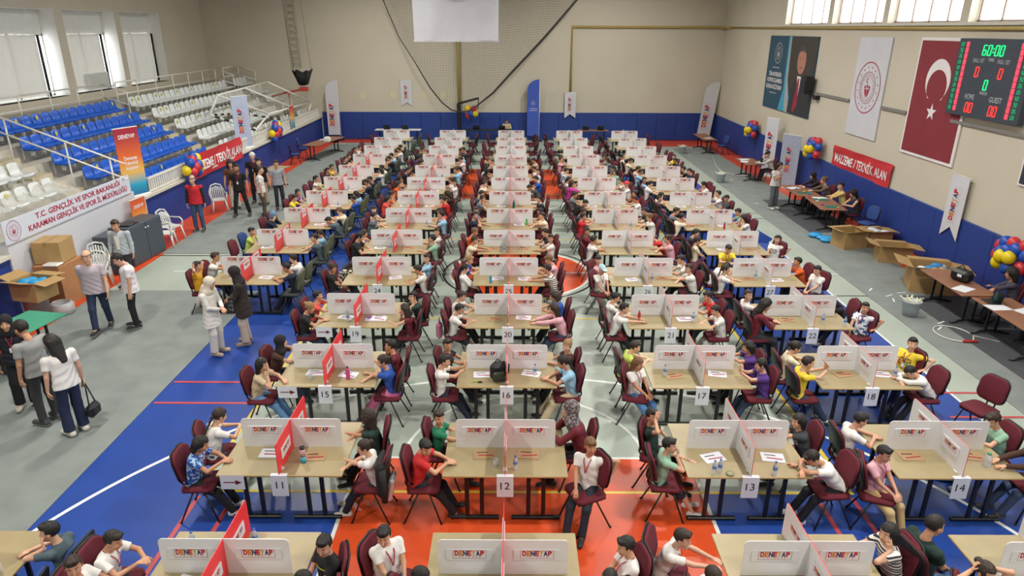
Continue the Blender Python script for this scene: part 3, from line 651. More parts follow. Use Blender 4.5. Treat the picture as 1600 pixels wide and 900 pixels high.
def hair_mesh(kind, lod):
    key = (kind, lod)
    if key in _hair: return _hair[key]
    f = Fld(); o = 0.012; h = [.0065, .008, .012][lod]
    sk = lambda r=o: f.ell((-.014, 0, .032), (.097+r, .077+r, .093+r), k=.02)
    if kind in ('short', 'crew', 'balding', 'fringe', 'bob', 'long', 'pony', 'braid', 'bun', 'curly', 'lowpony'):
        sk(.006 if kind in ('crew', 'balding') else (.03 if kind == 'curly' else .010))
        if kind == 'fringe': f.cap((.07, -.035, .085), (.07, .035, .085), .026, k=.03)
        if kind == 'short': f.cap((.055, -.03, .10), (.06, .03, .11), .022, k=.03)
        if kind in ('bob', 'long', 'curly'):
            L = {'bob': -.12, 'long': -.30, 'curly': -.24}[kind]; rr = .05 if kind == 'curly' else .036
            for q in (-1, 1): f.cap((-.03, q*.062, .02), (-.045, q*.075, L*.55 if kind != 'bob' else L), rr, rr*.8, k=.04)
            f.cap((-.07, 0, .0), (-.095, 0, L), .055, .035, (0, 1, 0), 1.7, k=.04)
        if kind == 'pony': f.cap((-.11, 0, .05), (-.14, 0, .03), .024, .03, k=.02); f.cap((-.14, 0, .03), (-.15, 0, -.25), .032, .016, k=.02)
        if kind == 'lowpony': f.cap((-.10, 0, -.03), (-.115, 0, -.32), .034, .02, k=.02)
        if kind == 'bun': f.ell((-.12, 0, .06), (.04, .045, .04), k=.015)
        if kind == 'braid':
            for i in range(9): f.ell((-.105-.004*i, (.006 if i % 2 else -.006), -.03-.032*i), (.024-.0012*i, .026-.0012*i, .022), k=.01)
        low = {'short': -.045, 'crew': -.04, 'fringe': -.05, 'balding': -.04}.get(kind, None); hl = {'fringe': .052, 'short': .068, 'crew': .072, 'balding': .045}.get(kind, .062)
        def carve(X):
            x, y, z = X[..., 0], X[..., 1], X[..., 2]
            face = np.minimum(np.minimum(x-.018, hl-z), .085-np.abs(y)*(1.0 if low is not None else 1.35))  # region in front, below the hairline
            ear = np.minimum(np.minimum(.025-np.abs(x+.005), .012-z), np.abs(y)-.055) if low is not None else -np.ones_like(x)
            r = np.maximum(face, ear)
            if low is not None: r = np.maximum(r, low-z-(x+.05)*.3)
            if kind == 'balding': r = np.maximum(r, np.minimum(z-.06, x+.06))
            return r
        f.sub(carve)
    elif kind in ('hijab', 'hijab_drape'):
        sk(.018); f.ell((.0, 0, -.05), (.092, .082, .10), k=.03); f.cap((-.015, 0, -.1), (-.02, 0, -.19), .075, .10, (0, 1, 0), 1.25, k=.04)
        f.cap((.01, 0, -.17), (.0, 0, -.24), .085, .07, (0, 1, 0), 1.7, k=.04)
        if kind == 'hijab_drape': f.cap((-.08, -.03, -.1), (-.12, -.06, -.45), .06, .05, k=.04)
        f.sub(lambda X: np.minimum(X[..., 0]-.025, 1-np.sqrt(((X[..., 1])/.062)**2+((X[..., 2]+.025)/.092)**2)) if True else 0)
    elif kind == 'cap':
        sk(.016); f.cap((.07, -.03, .055), (.07, .03, .055), .03, k=.02); f.ell((.13, 0, .055), (.07, .065, .010), k=.01); f.sub(lambda X: (.035-X[..., 2]))
    elif kind == 'capback':
        sk(.016); f.ell((-.13, 0, .03), (.06, .065, .010), k=.01); f.sub(lambda X: (.03-X[..., 2]))
    elif kind == 'hood':
        sk(.02); f.ell((-.02, 0, -.05), (.095, .085, .09), k=.03); f.sub(lambda X: np.minimum(X[..., 0]-.03, 1-np.sqrt((X[..., 1]/.065)**2+((X[..., 2]+.02)/.1)**2)))
    P, F = f.mesh(h)
    if kind not in ('hijab', 'hijab_drape', 'cap', 'capback', 'hood', 'crew'):
        nz = np.sin(P[:, 1]*160+P[:, 2]*35)*np.sin(P[:, 0]*90+P[:, 2]*70)*(.0022 if kind != 'curly' else .007); dv = P/(np.linalg.norm(P, axis=1)[:, None]+1e-6); P = P+dv*nz[:, None]
    nm = 'headscarf' if 'hijab' in kind else ('cap' if 'cap' in kind else ('hood' if kind == 'hood' else 'hair'))
    _hair[key] = (np_mesh(nm, P, F, [M_cloth if nm != 'hair' else M_hair]), nm); return _hair[key]
M_lan = mat('red_lanyard', 'a3203a', .6, var=0); M_lanb = mat('badge_card', 'dcdde2', .4, var=0)
def lanyard_mesh(J, P):
    s = J['s']; B = J['B']; g = P.get('girth', 1.12); m = MB(); f, u, l = B[:, 0], B[:, 2], B[:, 1]; fr = .115*s*g+.012
    tip = J['ch']+f*(fr+.004)-u*.10*s
    for q in (-1, 1):
        pts = [J['nk']-f*.04*s+l*q*.045*s+u*.01, J['nk']+f*.02*s+l*q*.062*s-u*.005*s, J['ch']+f*(fr-.025*s)+l*q*.045*s+u*.075*s, J['ch']+f*fr+l*q*.022*s, tip]
        vs = []; 
        for p in pts: vs += [p-l*.007, p+l*.007, p+f*.003]
        m.add([tuple(v) for v in vs], [(3*i+a, 3*i+b, 3*i+3+b, 3*i+3+a) for i in range(4) for a, b in ((0, 1), (1, 2), (2, 0))], 0, True)
    c = tip-u*.045*s+f*.004
    M = Matrix((tuple(f), tuple(l), tuple(u))).transposed().to_4x4(); M.translation = Vector(c); m.X = M; m.box((0, 0, 0), (.004, .055*s, .08*s), 1)
    return m.mesh('lanyard', [M_lan, M_lanb])
def glasses_mesh():
    m = MB()
    for q in (-1, 1):
        m.tube([(.112, q*.033+.024*math.cos(t*math.pi/5), .006+.018*math.sin(t*math.pi/5)) for t in range(10)], .0022, n=5, closed=True); m.tube([(.11, q*.057, .01), (.0, q*.085, .012)], .002, n=5)
    m.tube([(.114, -.01, .01), (.114, .01, .01)], .002, n=5); return m.mesh('glasses', [M_black])
ME_glasses = glasses_mesh()
T_ = .775
POSES = {   # seated, facing +x with the table edge at about x = .17
 'rest': dict(lean=13, hp=24, hands=[(.27, -.03, T_), (.30, .06, T_)], poles=[(-.2, -1, -.5), (-.2, 1, -.5)]),
 'fold': dict(lean=16, hp=10, hy=18, hands=[(.30, .10, T_), (.33, -.09, T_)], poles=[(.1, -1, -.3), (.1, 1, -.3)]),
 'foldr': dict(lean=15, hp=8, hy=-48, hands=[(.30, .10, T_), (.33, -.09, T_)], poles=[(.1, -1, -.3), (.1, 1, -.3)]),
 'chin': dict(lean=18, hp=8, hy=-12, hr=6, hands=['chin', (.33, .0, T_)], poles=[(.6, -.5, -1), (0, 1, -.4)]),
 'chinl': dict(lean=17, hp=6, hy=20, hands=[(.33, .0, T_), 'cheek'], poles=[(0, -1, -.4), (.6, .5, -1)]),
 'face': dict(lean=20, hp=18, hands=['cheek', 'cheek'], poles=[(.7, -.4, -1), (.7, .4, -1)]),
 'down': dict(lean=38, hp=48, hands=[(.40, .05, T_), (.42, -.06, T_)], poles=[(0, -1, .1), (0, 1, .1)], x=-.12),
 'lap': dict(lean=-2, hp=14, hands=[(.20, -.04, .60), (.20, .05, .60)], poles=[(-.6, -.7, -.3), (-.6, .7, -.3)], x=-.08),
 'back': dict(lean=-8, hp=0, hy=35, hands=[(.16, -.06, .60), (-.12, .30, .72)], poles=[(-.5, -.8, -.2), (-.4, .8, .2)], x=-.1),
 'reach': dict(lean=24, hp=14, hy=-8, hands=[(.52, -.04, T_), (.48, .08, T_)], poles=[(-.1, -1, -.5), (-.1, 1, -.5)]),
 'raise': dict(lean=2, hp=4, hy=10, hands=['back', 'back'], poles=[(.5, -1, .7), (.5, 1, .7)]),
 'phone': dict(lean=6, hp=14, hands=[(.30, -.03, .93, (-1, 0, 0), (.1, 0, 1)), (.30, .05, .93, (-1, 0, 0), (.1, 0, 1))], poles=[(.2, -.8, -1), (.2, .8, -1)]),
 'look': dict(lean=6, hp=4, hy=-62, hands=[(.30, -.05, T_), (.28, .06, .70)], poles=[(-.3, -1, -.5), (-.3, 1, -.5)]),
 'lookl': dict(lean=6, hp=4, hy=58, hands=[(.26, -.08, .72), (.30, .06, T_)], poles=[(-.3, -1, -.5), (-.3, 1, -.5)]),
 'mouth': dict(lean=10, hp=6, hy=-20, hands=['mouth', (.30, .08, T_)], poles=[(.6, -.6, -1), (-.2, 1, -.5)]),
 'brow': dict(lean=-6, hp=-2, hy=-30, hands=['fore', (.14, .16, .62)], poles=[(.6, -.9, -.2), (-.4, .9, -.3)], x=-.1),
}
# standing (feet under the body), z of hands in metres for a 1.7 m figure
def stand(**k):
    d = dict(sit=False, hs=1.06, s=1.0, lean=0, hp=8, x=0, feet=[(.02, -.11, .09), (.02, .11, .09)], hands=[(.04, -.27, .80, (0, 1, 0), (.05, 0, -1)), (.04, .27, .80, (0, -1, 0), (.05, 0, -1))], poles=[(-1, -.4, 0), (-1, .4, 0)], sw=.178); d.update(k); return d
STANDS = {
 'stand': stand(), 'walk': stand(lean=4, feet=[(.26, -.07, .10), (-.22, .08, .12)], hands=[(-.12, -.27, .82, (0, 1, 0), (-.1, 0, -1)), (.18, .26, .84, (0, -1, 0), (.2, 0, -1))]),
 'stride': stand(lean=2, feet=[(.12, -.20, .09), (-.06, .22, .10)], hands=[(.02, -.30, .80, (0, 1, 0), (.05, 0, -1)), (.08, .30, .80, (0, -1, 0), (.05, 0, -1))]),
 'clasp': stand(hp=18, hands=[(.24, -.03, 1.05), (.25, .04, 1.05)], poles=[(-.5, -1, -.5), (-.5, 1, -.5)]),
 'chest': stand(hp=16, lean=4, hands=[(.20, .02, 1.22, (-1, 0, 0), (0, .5, .9)), (.04, .27, .80, (0, -1, 0), (.05, 0, -1))], poles=[(-.2, -1, -.7), (-1, .4, 0)]),
 'bag': stand(hp=14, hy=12, lean=5),
}
_cache = {}
def pose_data(pose, lod, **over):
    P = dict(POSES.get(pose) or STANDS[pose]); P.update(over); key = (pose, lod, tuple(sorted((k, str(v)) for k, v in over.items())))
    if key not in _cache:
        J, me = body_mesh(P, [.0065, .010, .016][lod], lod); _cache[key] = dict(P=P, J=J, body=me, parts={})
    return _cache[key]
SKINS = ['c99a7c', 'c08e70', 'd3a68a', 'b98566', 'cc9f86', 'c4927a']
rnd = random.Random(7)
def person(label, x, y, rz, pose, hair='short', hairc='1b1512', shirt='tee', shirtc='e2e1dd', pants='trousers', pantsc='1c1d22', shoec='2a2a2c', lod=1, lanyard=False, glasses=False, pat=None, scale=1.0, skin=None, group='children at the tables', z=0.0, extra=None, hpat=None, **over):
    D = pose_data(pose, lod, **over); J, P = D['J'], D['P']; hh = [.009, .012, .018][lod]
    t = thing('person', label, 'person', (x, y, z), rz, group)
    if scale != 1.0: t.scale = (scale,)*3
    link('body', D['body'], t, color=skin or rnd.choice(SKINS))
    def part(kind, fn):
        if kind not in D['parts']: D['parts'][kind] = fn()
        return D['parts'][kind]
    sh = link({'coat': 'coat', 'dress': 'dress', 'vest': 'vest'}.get(shirt, 'shirt'), part(('s', shirt), lambda: shirt_mesh(J, P, shirt, hh)), t, color=shirtc)
    if pat: sh.material_slots[0].link = 'OBJECT'; sh.material_slots[0].material = PAT[pat]
    link('skirt' if pants == 'skirt' else ('shorts' if pants == 'shorts' else 'trousers'), part(('p', pants), lambda: pants_mesh(J, P, pants, hh)), t, color=pantsc)
    if extra:
        P2 = dict(P); P2['girth'] = P.get('girth', 1.12)*1.12; link('vest', part(('v',), lambda: shirt_mesh(J, P2, 'vest', hh)), t, color=extra)
    M = Matrix([list(J['H'][i]*J['hs'])+[J['hc'][i]] for i in range(3)]+[[0, 0, 0, 1]])
    me, nm = hair_mesh(hair, lod); ho = link(nm, me, t, M=M, color=hairc)
    if hpat: ho.material_slots[0].link = 'OBJECT'; ho.material_slots[0].material = PAT[hpat]
    if glasses and lod < 2: link('glasses', ME_glasses, t, M=M)
    if lanyard and lod < 2: link('lanyard', part(('l',), lambda: lanyard_mesh(J, P)), t)
    if lod < 2:
        for Hp, K, A, fy in J['leg']:
            fd = A+V(0, 0, -.085*J['s']+.0); link('shoe', shoe_mesh(J['s']), t, loc=(A[0], A[1], max(0, A[2]-.085*J['s']) if P.get('sit', True) else max(0, A[2]-.09)), rz=R_(fy), color=shoec)
    return t
# ---------------------------------------------------------------- the children, seat by seat
PAL = dict(white='dddcd9', black='1a1a1e', navy='1c2336', grey='6c7076', darkgrey='3b4046', red='bf2529', maroon='651b2a', green='1b7050', darkgreen='1c3630', mint='8fb9a0', lime='c3d968', yellow='e3c93c', mustard='cf9a22',
           pink='dba6b3', magenta='bd3493', purple='553585', blue='2450a8', lightblue='93bfdc', cream='ddd4b9', beige='c4b092', brown='42291f', orange='d96022', coral='d9514a', peach='dfb79c', slate='4d5e66')
HAIRC = dict(k='15110f', b='2b1d15', l='6b4a2e', y='8c6c48')
HWORD = {'long': 'long hair', 'pony': 'ponytail', 'lowpony': 'low ponytail', 'braid': 'braid', 'bob': 'bobbed hair', 'curly': 'curly hair', 'bun': 'tied hair', 'hijab': 'black headscarf'}
SEATW = {'LF': 'far left seat', 'LN': 'near left seat', 'RF': 'far right seat', 'RN': 'near right seat'}
# col row seat who hair haircolour shirt colour kind pose [option=value ...]
SEATING = '''
A 0 RF boy short k tee slate chinl chairc=blue dx=.15
1 0 LF boy short k tee white rest lan=1 dx=.3 dy=-.15
1 0 LN boy short b tee white look dx=.35 dy=.1
1 0 RF boy short k tee black camlap print=yellowstripe dx=-.02 dy=-.25 turn=45
1 0 RN boy crew k tee darkgrey rest
2 0 LF boy short k tee white camlap turn=-55 lan=1 g=1.35 dx=.2 dy=-.1
2 0 LN boy crew k tee grey rest dx=-.1
2 0 RF boy short k polo white lap pants=shorts lan=1 dx=.28 dy=-.22 turn=10
2 0 RN boy crew k tee white look dx=.02
3 0 LF boy short b tee white reach lan=1 pantc=8c8072 turn=-20 print=art dx=.35
3 0 LN boy crew b tee white cam dx=.05
3 0 RF girl bob k tee black chinl pat=stripes lan=0
4 0 LF man crew k polo darkgreen lap pantc=4d6c8a turn=8 dx=.25
4 0 LN girl bun b tee white raise turn=-85 lan=1 dx=.1
1 1 LF girl braid b tee white rest turn=45 dx=.12
1 1 LN girl bob k tee blue rest pat=floral lan=1 dx=.1
1 1 RF girl curly b tee darkgreen foldr turn=10
1 1 RN girl bun b tee white fold dx=.12 shoec=d8d4cc
2 1 LF boy short b tee green cam print=text dx=-.08
2 1 LN boy short k polo red rest pose2=cam dx=.10 lan=1
2 1 RF woman hijab k coat maroon chin hpat=grey sc=1.08
2 1 RN boy fringe l tee white back turn=70 lan=1 dx=.04 dy=-.2
3 1 LF boy short k tee darkgreen brow turn=-20 lan=1 pants=shorts
3 1 LN boy short k tee mint mouth pants=shorts lan=0
3 1 RF girl bob k tee darkgrey fold print=text
3 1 RN boy short k tee white down print=text dx=.12 dy=-.12
4 1 LF boy short k tee white rest
4 1 LN boy short k tee pink lap turn=-60 dy=-.2 pantc=c2a878 shoec=d8d8dc lan=1
4 1 RF boy fringe b tee mint rest glasses=1
4 1 RN boy short k long brown reach dx=.15 pantc=3b4a66
1 2 LF girl hijab k tee brown chinl
1 2 LN girl long k tee beige chin pantc=5d86b2 dx=.1 dy=-.1
1 2 RF boy short k polo maroon chin
1 2 RN girl pony b polo blue fold pants=skirt pantc=c66a94 pat2=1
2 2 LF boy short k tee black cam glasses=1 lan=1
2 2 LN boy short k tee white phone pantc=20263a
2 2 RF girl bun y tee brown lookl
2 2 RN girl lowpony k tee lightblue rest pants=wide pantc=cdbf9f
3 2 LF boy short b tee lime rest
3 2 LN girl long l tee white lap turn=-55 lan=1 pantc=4f7eb5 shoec=d9cdb8
3 2 RF girl bob k tee purple phone
3 2 RN girl lowpony k tee purple phone pants=wide scr=1
4 2 LF girl pony k tee cream rest
4 2 LN boy short b tee yellow phone print=text
4 2 RF boy short k tee yellow back turn=30 lan=1 print=art
4 2 RN boy crew k long white down turn=5 chair2=1
1 3 LF boy short k tee coral chinl
1 3 LN girl bun y tee black rest
1 3 RF boy short k tee darkgreen chinl turn=20 dx=.05
1 3 RN girl long b vest maroon chin undersleeve=1
2 3 LF boy short b tee white rest
2 3 LN boy short k tee white rest glasses=1 pants=shorts
2 3 RF girl bob b tee blue rest
2 3 RN girl long b long pink reach
3 3 LF boy short k tee white rest
3 3 LN boy short k tee white reach lan=1
3 3 RF boy short k tee red rest
3 3 RN boy short k tee white rest pants=wide pantc=b9b8b4
4 3 LF boy crew b tee white cam lan=1
4 3 LN woman long k long maroon rest
4 3 RF girl long k tee black down
4 3 RN boy short k tee white back turn=35 pat=bluepat lan=1
A 4 LF boy short b tee white fold dx=.02
A 4 LN boy short k tee mustard raise
A 4 RF boy short k tee white reach chairc=green
A 4 RN boy short k tee navy rest lan=1 chairc=green
1 4 LF girl long b long white down pat=check
1 4 LN girl bun b tee black camlap lan=1
1 4 RF boy short b tee lightblue lookl
1 4 RN boy short k tee white rest
2 4 LF boy short y tee blue rest
2 4 LN girl lowpony k long white lap
2 4 RF boy fringe l tee pink rest
2 4 RN boy short k tee white reach pat=thinstripes pantc=b5a684
3 4 LF boy fringe k tee pink cam turn=-25 lan=1
3 4 LN boy cap b tee white lap turn=-65 capc=a9c6cf pantc=55604c lan=1
3 4 RF boy short k tee white rest
3 4 RN boy short b tee white fold
4 4 LF boy short k tee white down
4 4 LN girl braid b tee white mouth
4 4 RF boy short k tee orange chin
4 4 RN boy short k tee white lap turn=25 dx=.1 print=green
A 5 LF boy short k tee lime chin chairc=blue
A 5 RF girl lowpony b tee lightblue rest chairc=green
A 5 RN boy short k tee slate fold chairc=green
1 5 LF girl long b tee peach rest
1 5 LN woman lowpony k tee black rest
1 5 RF boy short k tee white look
1 5 RN boy short k tee mint mouth
2 5 LF boy short l tee orange rest
2 5 LN boy short k tee cream reach
2 5 RF boy short k tee black rest
2 5 RN boy short b tee white lookl lan=1
3 5 LF boy short b tee maroon cam glasses=1
3 5 LN boy short k tee white fold print=blue
3 5 RF boy cap b tee red down capc=c9282c
3 5 RN girl bun b tee pink fold
4 5 LF boy short k tee navy rest
4 5 LN girl lowpony b tee cream lap
4 5 RN boy short k tee white back turn=40 print=art
A 6 LN girl hood k long navy face capc=5d7fa0
A 6 RF boy short l tee cream reach chairc=green
A 6 RN boy short k tee slate down chairc=green
1 6 LF boy short k tee white cam
1 6 LN boy short k tee slate fold
1 6 RF boy short k tee coral rest
1 6 RN boy short k tee lightblue mouth
2 6 LF boy short b tee blue cam
2 6 LN boy short k tee navy mouth
2 6 RF boy short k tee black rest
2 6 RN boy short b tee cream fold
3 6 LF boy short b tee darkgrey rest
3 6 LN boy short k tee red phone
3 6 RF boy short k tee darkgreen rest
3 6 RN girl bun l tee white fold
4 6 LF boy short b tee grey rest lan=1
4 6 LN boy short k tee cream reach turn=15
4 6 RF boy short k tee mint rest
4 6 RN girl long k tee white face
A 7 LF girl lowpony k tee purple mouth
A 7 LN boy short k tee yellow rest
A 7 RF girl bob k tee lightblue face chairc=green
A 7 RN boy short k tee blue rest chairc=green
1 7 LF girl bun b tee orange face
1 7 LN girl bob k tee coral rest
1 7 RF boy curly b tee brown rest
1 7 RN boy short k tee red reach
2 7 LF boy short k tee slate rest
2 7 LN boy short b tee grey face
2 7 RF boy short b long white down
2 7 RN boy short k tee black fold
3 7 LF boy short b tee grey rest
3 7 LN boy short k tee black down
3 7 RF boy short k tee coral mouth
3 7 RN boy short k tee white rest
4 7 LF boy short k tee white rest
4 7 LN boy short k tee darkgrey brow
4 7 RF boy short k tee white mouth
4 7 RN boy short k tee darkgrey camlap
A 8 LF girl pony k tee white mouth
A 8 LN boy cap b tee beige down capc=b5ab86
A 8 RF boy short k tee black rest chairc=green
A 8 RN boy short k tee navy rest chairc=green
1 8 LF girl curly b tee peach mouth
1 8 LN girl long b tee orange rest
1 8 RF boy short b tee white reach
1 8 RN boy short k tee white cam lan=1 turn=15
2 8 LF girl long k tee pink rest
2 8 LN boy short b tee cream reach
2 8 RF boy short k tee blue rest
2 8 RN boy short k tee darkgrey down
3 8 LF boy short k tee white phone
3 8 LN girl bob b long magenta fold
3 8 RF boy short b tee white reach
3 8 RN girl cap b tee white mouth capc=d84040
4 8 LF boy short k tee lightblue cam
4 8 LN boy short k tee white rest
4 8 RN girl lowpony k tee white face
A 9 LF boy short k tee yellow mouth
A 9 LN boy short k tee black mouth
A 9 RF boy short k tee white rest chairc=green
A 9 RN girl bob k tee white phone chairc=green
1 9 LF boy short k tee black rest
1 9 LN boy short k tee black rest
1 9 RF boy short k tee white rest
1 9 RN boy short b tee lightblue fold
2 9 LF girl long k tee white rest
2 9 LN girl hijab k long maroon rest
2 9 RF boy short b tee white rest
2 9 RN boy short k tee white lookl
3 9 LF boy short b tee white mouth
3 9 LN boy short k tee white rest pat=bluepat
3 9 RF girl lowpony b tee slate rest
3 9 RN girl bob k tee mint fold
4 9 LF boy short k tee peach rest
4 9 LN boy short b tee lightblue rest
4 9 RF boy short k tee black reach
4 9 RN boy short k tee navy rest
A 10 LF boy short b tee black rest
A 10 LN boy short b tee brown reach
A 10 RF boy short k tee lightblue rest chairc=green
A 10 RN boy short k tee black rest chairc=green
1 10 LF girl curly k tee purple rest
1 10 LN girl long b tee brown down
1 10 RF boy short b tee lightblue rest
1 10 RN boy short k tee white rest
2 10 LF boy short k tee peach rest
2 10 LN girl bun l tee black fold
2 10 RF boy curly b tee brown down
2 10 RN boy short k tee beige rest
3 10 LF boy short k tee green rest
3 10 LN boy short b tee pink mouth
3 10 RF boy short b tee lightblue rest
3 10 RN girl long b tee grey rest
4 10 LF boy short k tee cream back turn=-20
4 10 LN boy short k tee cream rest
4 10 RF boy short b tee yellow lookl
4 10 RN boy short b tee black rest
A 11 LF boy short k tee white rest
A 11 LN boy short k tee black mouth
A 11 RF boy short k tee black rest chairc=green
A 11 RN boy short k tee white rest chairc=green
1 11 LF girl bob b tee beige chin
1 11 LN boy short k tee darkgreen rest
1 11 RF boy short k tee black down
1 11 RN boy short k tee darkgrey rest
'''
occ = {}
for ln in SEATING.strip().split('\n'):
    w = ln.split(); c, r, seat, who, hair, hc, kind, colr, pose = w[0], int(w[1]), w[2], w[3], w[4], w[5], w[6], w[7], w[8]
    occ[(c, r, seat)] = (who, hair, hc, kind, colr, pose, dict(o.split('=') for o in w[9:]))
def shirt_print(t, D, what):
    """print on the front of a shirt, following the chest"""
    J, P = D['J'], D['P']; s = J['s']; B = J['B']; m = MB(); g = P.get('girth', 1.0)
    mats = {'yellowstripe': ['d8e02e'], 'text': ['e8e6e0' if False else 'dcdcd6'], 'art': ['2f8f8c', 'c4502e', '26324a'], 'green': ['8cc63f'], 'blue': ['4a86c8'], 'front': ['e4e3df']}[what]
    back = what in ('green', 'blue'); sg = -1 if back else 1
    rng = random.Random(len(what)*7); o = J['ch']*.55+J['mid']*.45; f, l, u = B[:, 0], B[:, 1], B[:, 2]
    def pt(a, b): 
        ang = a/(.13*s*g); rr = .118*s*g+.016; return o+f*sg*(rr*math.cos(ang)-.004)+l*(rr*1.28*math.sin(ang))*1.0+u*b
    if what == 'yellowstripe': cells = [(x*.02, .045+.0*x, .02, .018, 0) for x in range(-4, 5)]
    elif what == 'front': cells = [(0, .09-.03*k, .095-.004*k, .031, 0) for k in range(11)]
    else: cells = [((i-2.5)*.028, (1-j)*.045+rng.uniform(-.006, .006), rng.uniform(.014, .026), rng.uniform(.016, .032), rng.randrange(len(mats))) for j in range(3 if what != 'text' else 2) for i in range(6)]
    for a, b, w, h, mi in cells:
        m.add([tuple(pt(a-w/2, b-h/2)), tuple(pt(a+w/2, b-h/2)), tuple(pt(a+w/2, b+h/2)), tuple(pt(a-w/2, b+h/2))], [(0, 1, 2, 3)], mi)
    m.build('shirt_print', [mat('print_'+h, h, .8, var=0) for h in mats], t)
for c, r in STN:
    for seat in ('LF', 'LN', 'RF', 'RN'):
        sgn = -1 if seat[0] == 'L' else 1
        x0 = colx(c, r)+sgn*(TW+.16); y0 = ROWY[r]+(.31 if seat[1] == 'F' else -.31); base = 0 if sgn < 0 else 180
        v = occ.get((c, r, seat)); lod = 0 if r <= 2 else (1 if r <= 6 else 2)
        rg = random.Random(hash((c, r, seat)) if False else (ord(c)*131+r*17+ord(seat[0])*3+ord(seat[1])))
        if v is None:
            if c == 'A' and r == 0 and seat != 'RN': continue
            cc = 'dark green' if (c == 'A' and sgn > 0 and r > 3) else ('blue' if c == 'A' and r == 0 else 'maroon')
            chair(cc, x0+sgn*rg.uniform(.0, .12), y0+rg.uniform(-.05, .05), R_(base+rg.uniform(-18, 18)), 'empty %s chair, %s, %s' % (cc, SEATW[seat], tref(c, r)), near=(r <= 5)); continue
        who, hair, hc, kind, colr, pose, op = v
        turn = float(op.get('turn', 0)); dx = float(op.get('dx', 0)); dy = float(op.get('dy', 0)); a = base+turn+rg.uniform(-4, 4)
        jx, jy = rg.uniform(-.03, .03), rg.uniform(-.03, .03)
        px, py = x0+sgn*dx+jx, y0+jy+dy-.04
        over = {}
        if pose == 'camlap': pose = 'lap'; over['hy'] = -35 if sgn < 0 else 35
        if pose == 'cam': pose = 'look' if sgn < 0 else 'lookl'
        if op.get('pose2') == 'cam': over['hy'] = -50
        if pose == 'look' and sgn > 0: pose = 'lookl'
        if 'g' in op: over['girth'] = float(op['g'])
        if who in ('man', 'woman'): over['s'] = .98; over['sw'] = .165
        garment = {'tee': 'tee', 'polo': 'polo shirt', 'long': 'long-sleeved top', 'coat': 'jacket', 'vest': 'pinafore'}[kind]
        cw = {'lightblue': 'light blue', 'darkgrey': 'dark grey', 'darkgreen': 'dark green'}.get(colr, colr)
        if op.get('pat') == 'stripes': cw = 'black and white striped'
        if op.get('pat') == 'floral': cw = 'blue floral'
        if op.get('pat') == 'check': cw = 'checked'
        hw = HWORD.get(hair) if not (hair in ('bob', 'hood', 'cap')) else {'bob': 'dark bob', 'cap': 'cap', 'hood': 'blue hood'}[hair]
        lab = '%s %sin %s %s, %s, %s' % (who, ('with %s ' % hw) if hw and who != 'man' else '', cw, garment, SEATW[seat], tref(c, r))
        if len(lab.split()) > 16: lab = lab.replace(('with %s ' % hw) if hw else '~', '')
        hcol = HAIRC[hc]
        if hair in ('cap', 'hood'): hcol = op['capc']
        if hair == 'hijab': hcol = '17161a'
        pants = op.get('pants', 'trousers'); pc = op.get('pantc', rg.choice(['1b1c21', '1e2330', '2a2d33', '34435c', '1b1c21']))
        t = person(lab, px, py, R_(a), pose, hair, hcol, kind, PAL[colr], pants, pc, op.get('shoec', rg.choice(['26272a', 'd6d6d8', '3a3c42'])), lod, lanyard=('lan' in op and op['lan'] == '1'), glasses='glasses' in op,
                   pat=op.get('pat'), scale=rg.uniform(.95, 1.01) if 'sc' not in op else 1.0, hpat=op.get('hpat'), **over)
        if 'print' in op and lod < 2:
            key = [k for k in _cache if k[0] == pose and k[1] == lod]
            shirt_print(t, pose_data(pose, lod, **over), op['print'])
        cc = {'green': 'dark green', 'blue': 'blue'}.get(op.get('chairc'), 'maroon')
        ca = a if abs(turn) < 30 else base+turn*.35
        chair(cc, x0+sgn*dx+jx-math.cos(R_(ca))*.02, py-math.sin(R_(ca))*.02, R_(ca), '%s chair of %s, %s, %s' % (cc, who, SEATW[seat], tref(c, r)), near=(r <= 5))
chair('maroon', 7.25, 9.25, R_(200), 'empty maroon chair behind the boy lying on his arms, third row')
# a boy at the far side of a table, facing the camera
person('boy in yellow polo shirt facing forward at fifth table row, rightmost column', 5.15, 15.62+.0, R_(-90), 'rest', 'short', HAIRC['k'], 'polo', PAL['yellow'], lod=1, lanyard=True)
# ---------------------------------------------------------------- grandstand seats, rails, banners
def seat_mesh(colr, sticker):
    m = MB(); W = .21; prof = [(.20, .0), (.21, .03), (.12, .045), (-.10, .02), (-.17, .06), (-.215, .20), (-.235, .34), (-.245, .35), (-.25, .33), (-.22, .10), (-.17, -.02), (.19, -.03)]
    n = 6; vs = []
    for i in range(n+1):
        t = -1+2*i/n; k = 1-abs(t)**4*.12
        for x, z in prof: vs.append((x+(.02*t*t if z > .1 else 0), t*W, z*k if z > .1 else z+(.02*t*t if z > -.01 else 0)))
    p = len(prof); fs = [(i*p+j, i*p+(j+1) % p, (i+1)*p+(j+1) % p, (i+1)*p+j) for i in range(n) for j in range(p)]+[tuple(range(p))[::-1], tuple(n*p+j for j in range(p))]
    m.add(vs, [f[::-1] for f in fs], 0, True)
    m.box((-.06, 0, -.10), (.06, .10, .18), 1)
    if sticker:
        c = Vector((-.190, 0, .23)); ax = Vector((0, 1, 0)); ay = Vector((-.12, 0, 1)).normalized(); m.add([c+Vector((.004, 0, 0))+ax*.055*math.cos(a)+ay*.07*math.sin(a) for a in [2*math.pi*i/14 for i in range(14)]], [tuple(range(14))], 2)
    return m.mesh('stadium_seat', [colr, M_metalw, mat('yellow_sticker', 'cdbf4a', .6)])
MS = {'blue': [seat_mesh(mat('blue_plastic', '1559c4', .3, var=.02), k) for k in (0, 1)], 'white': [seat_mesh(mat('white_plastic', 'd3d8d8', .3, var=.02), k) for k in (0, 1)]}
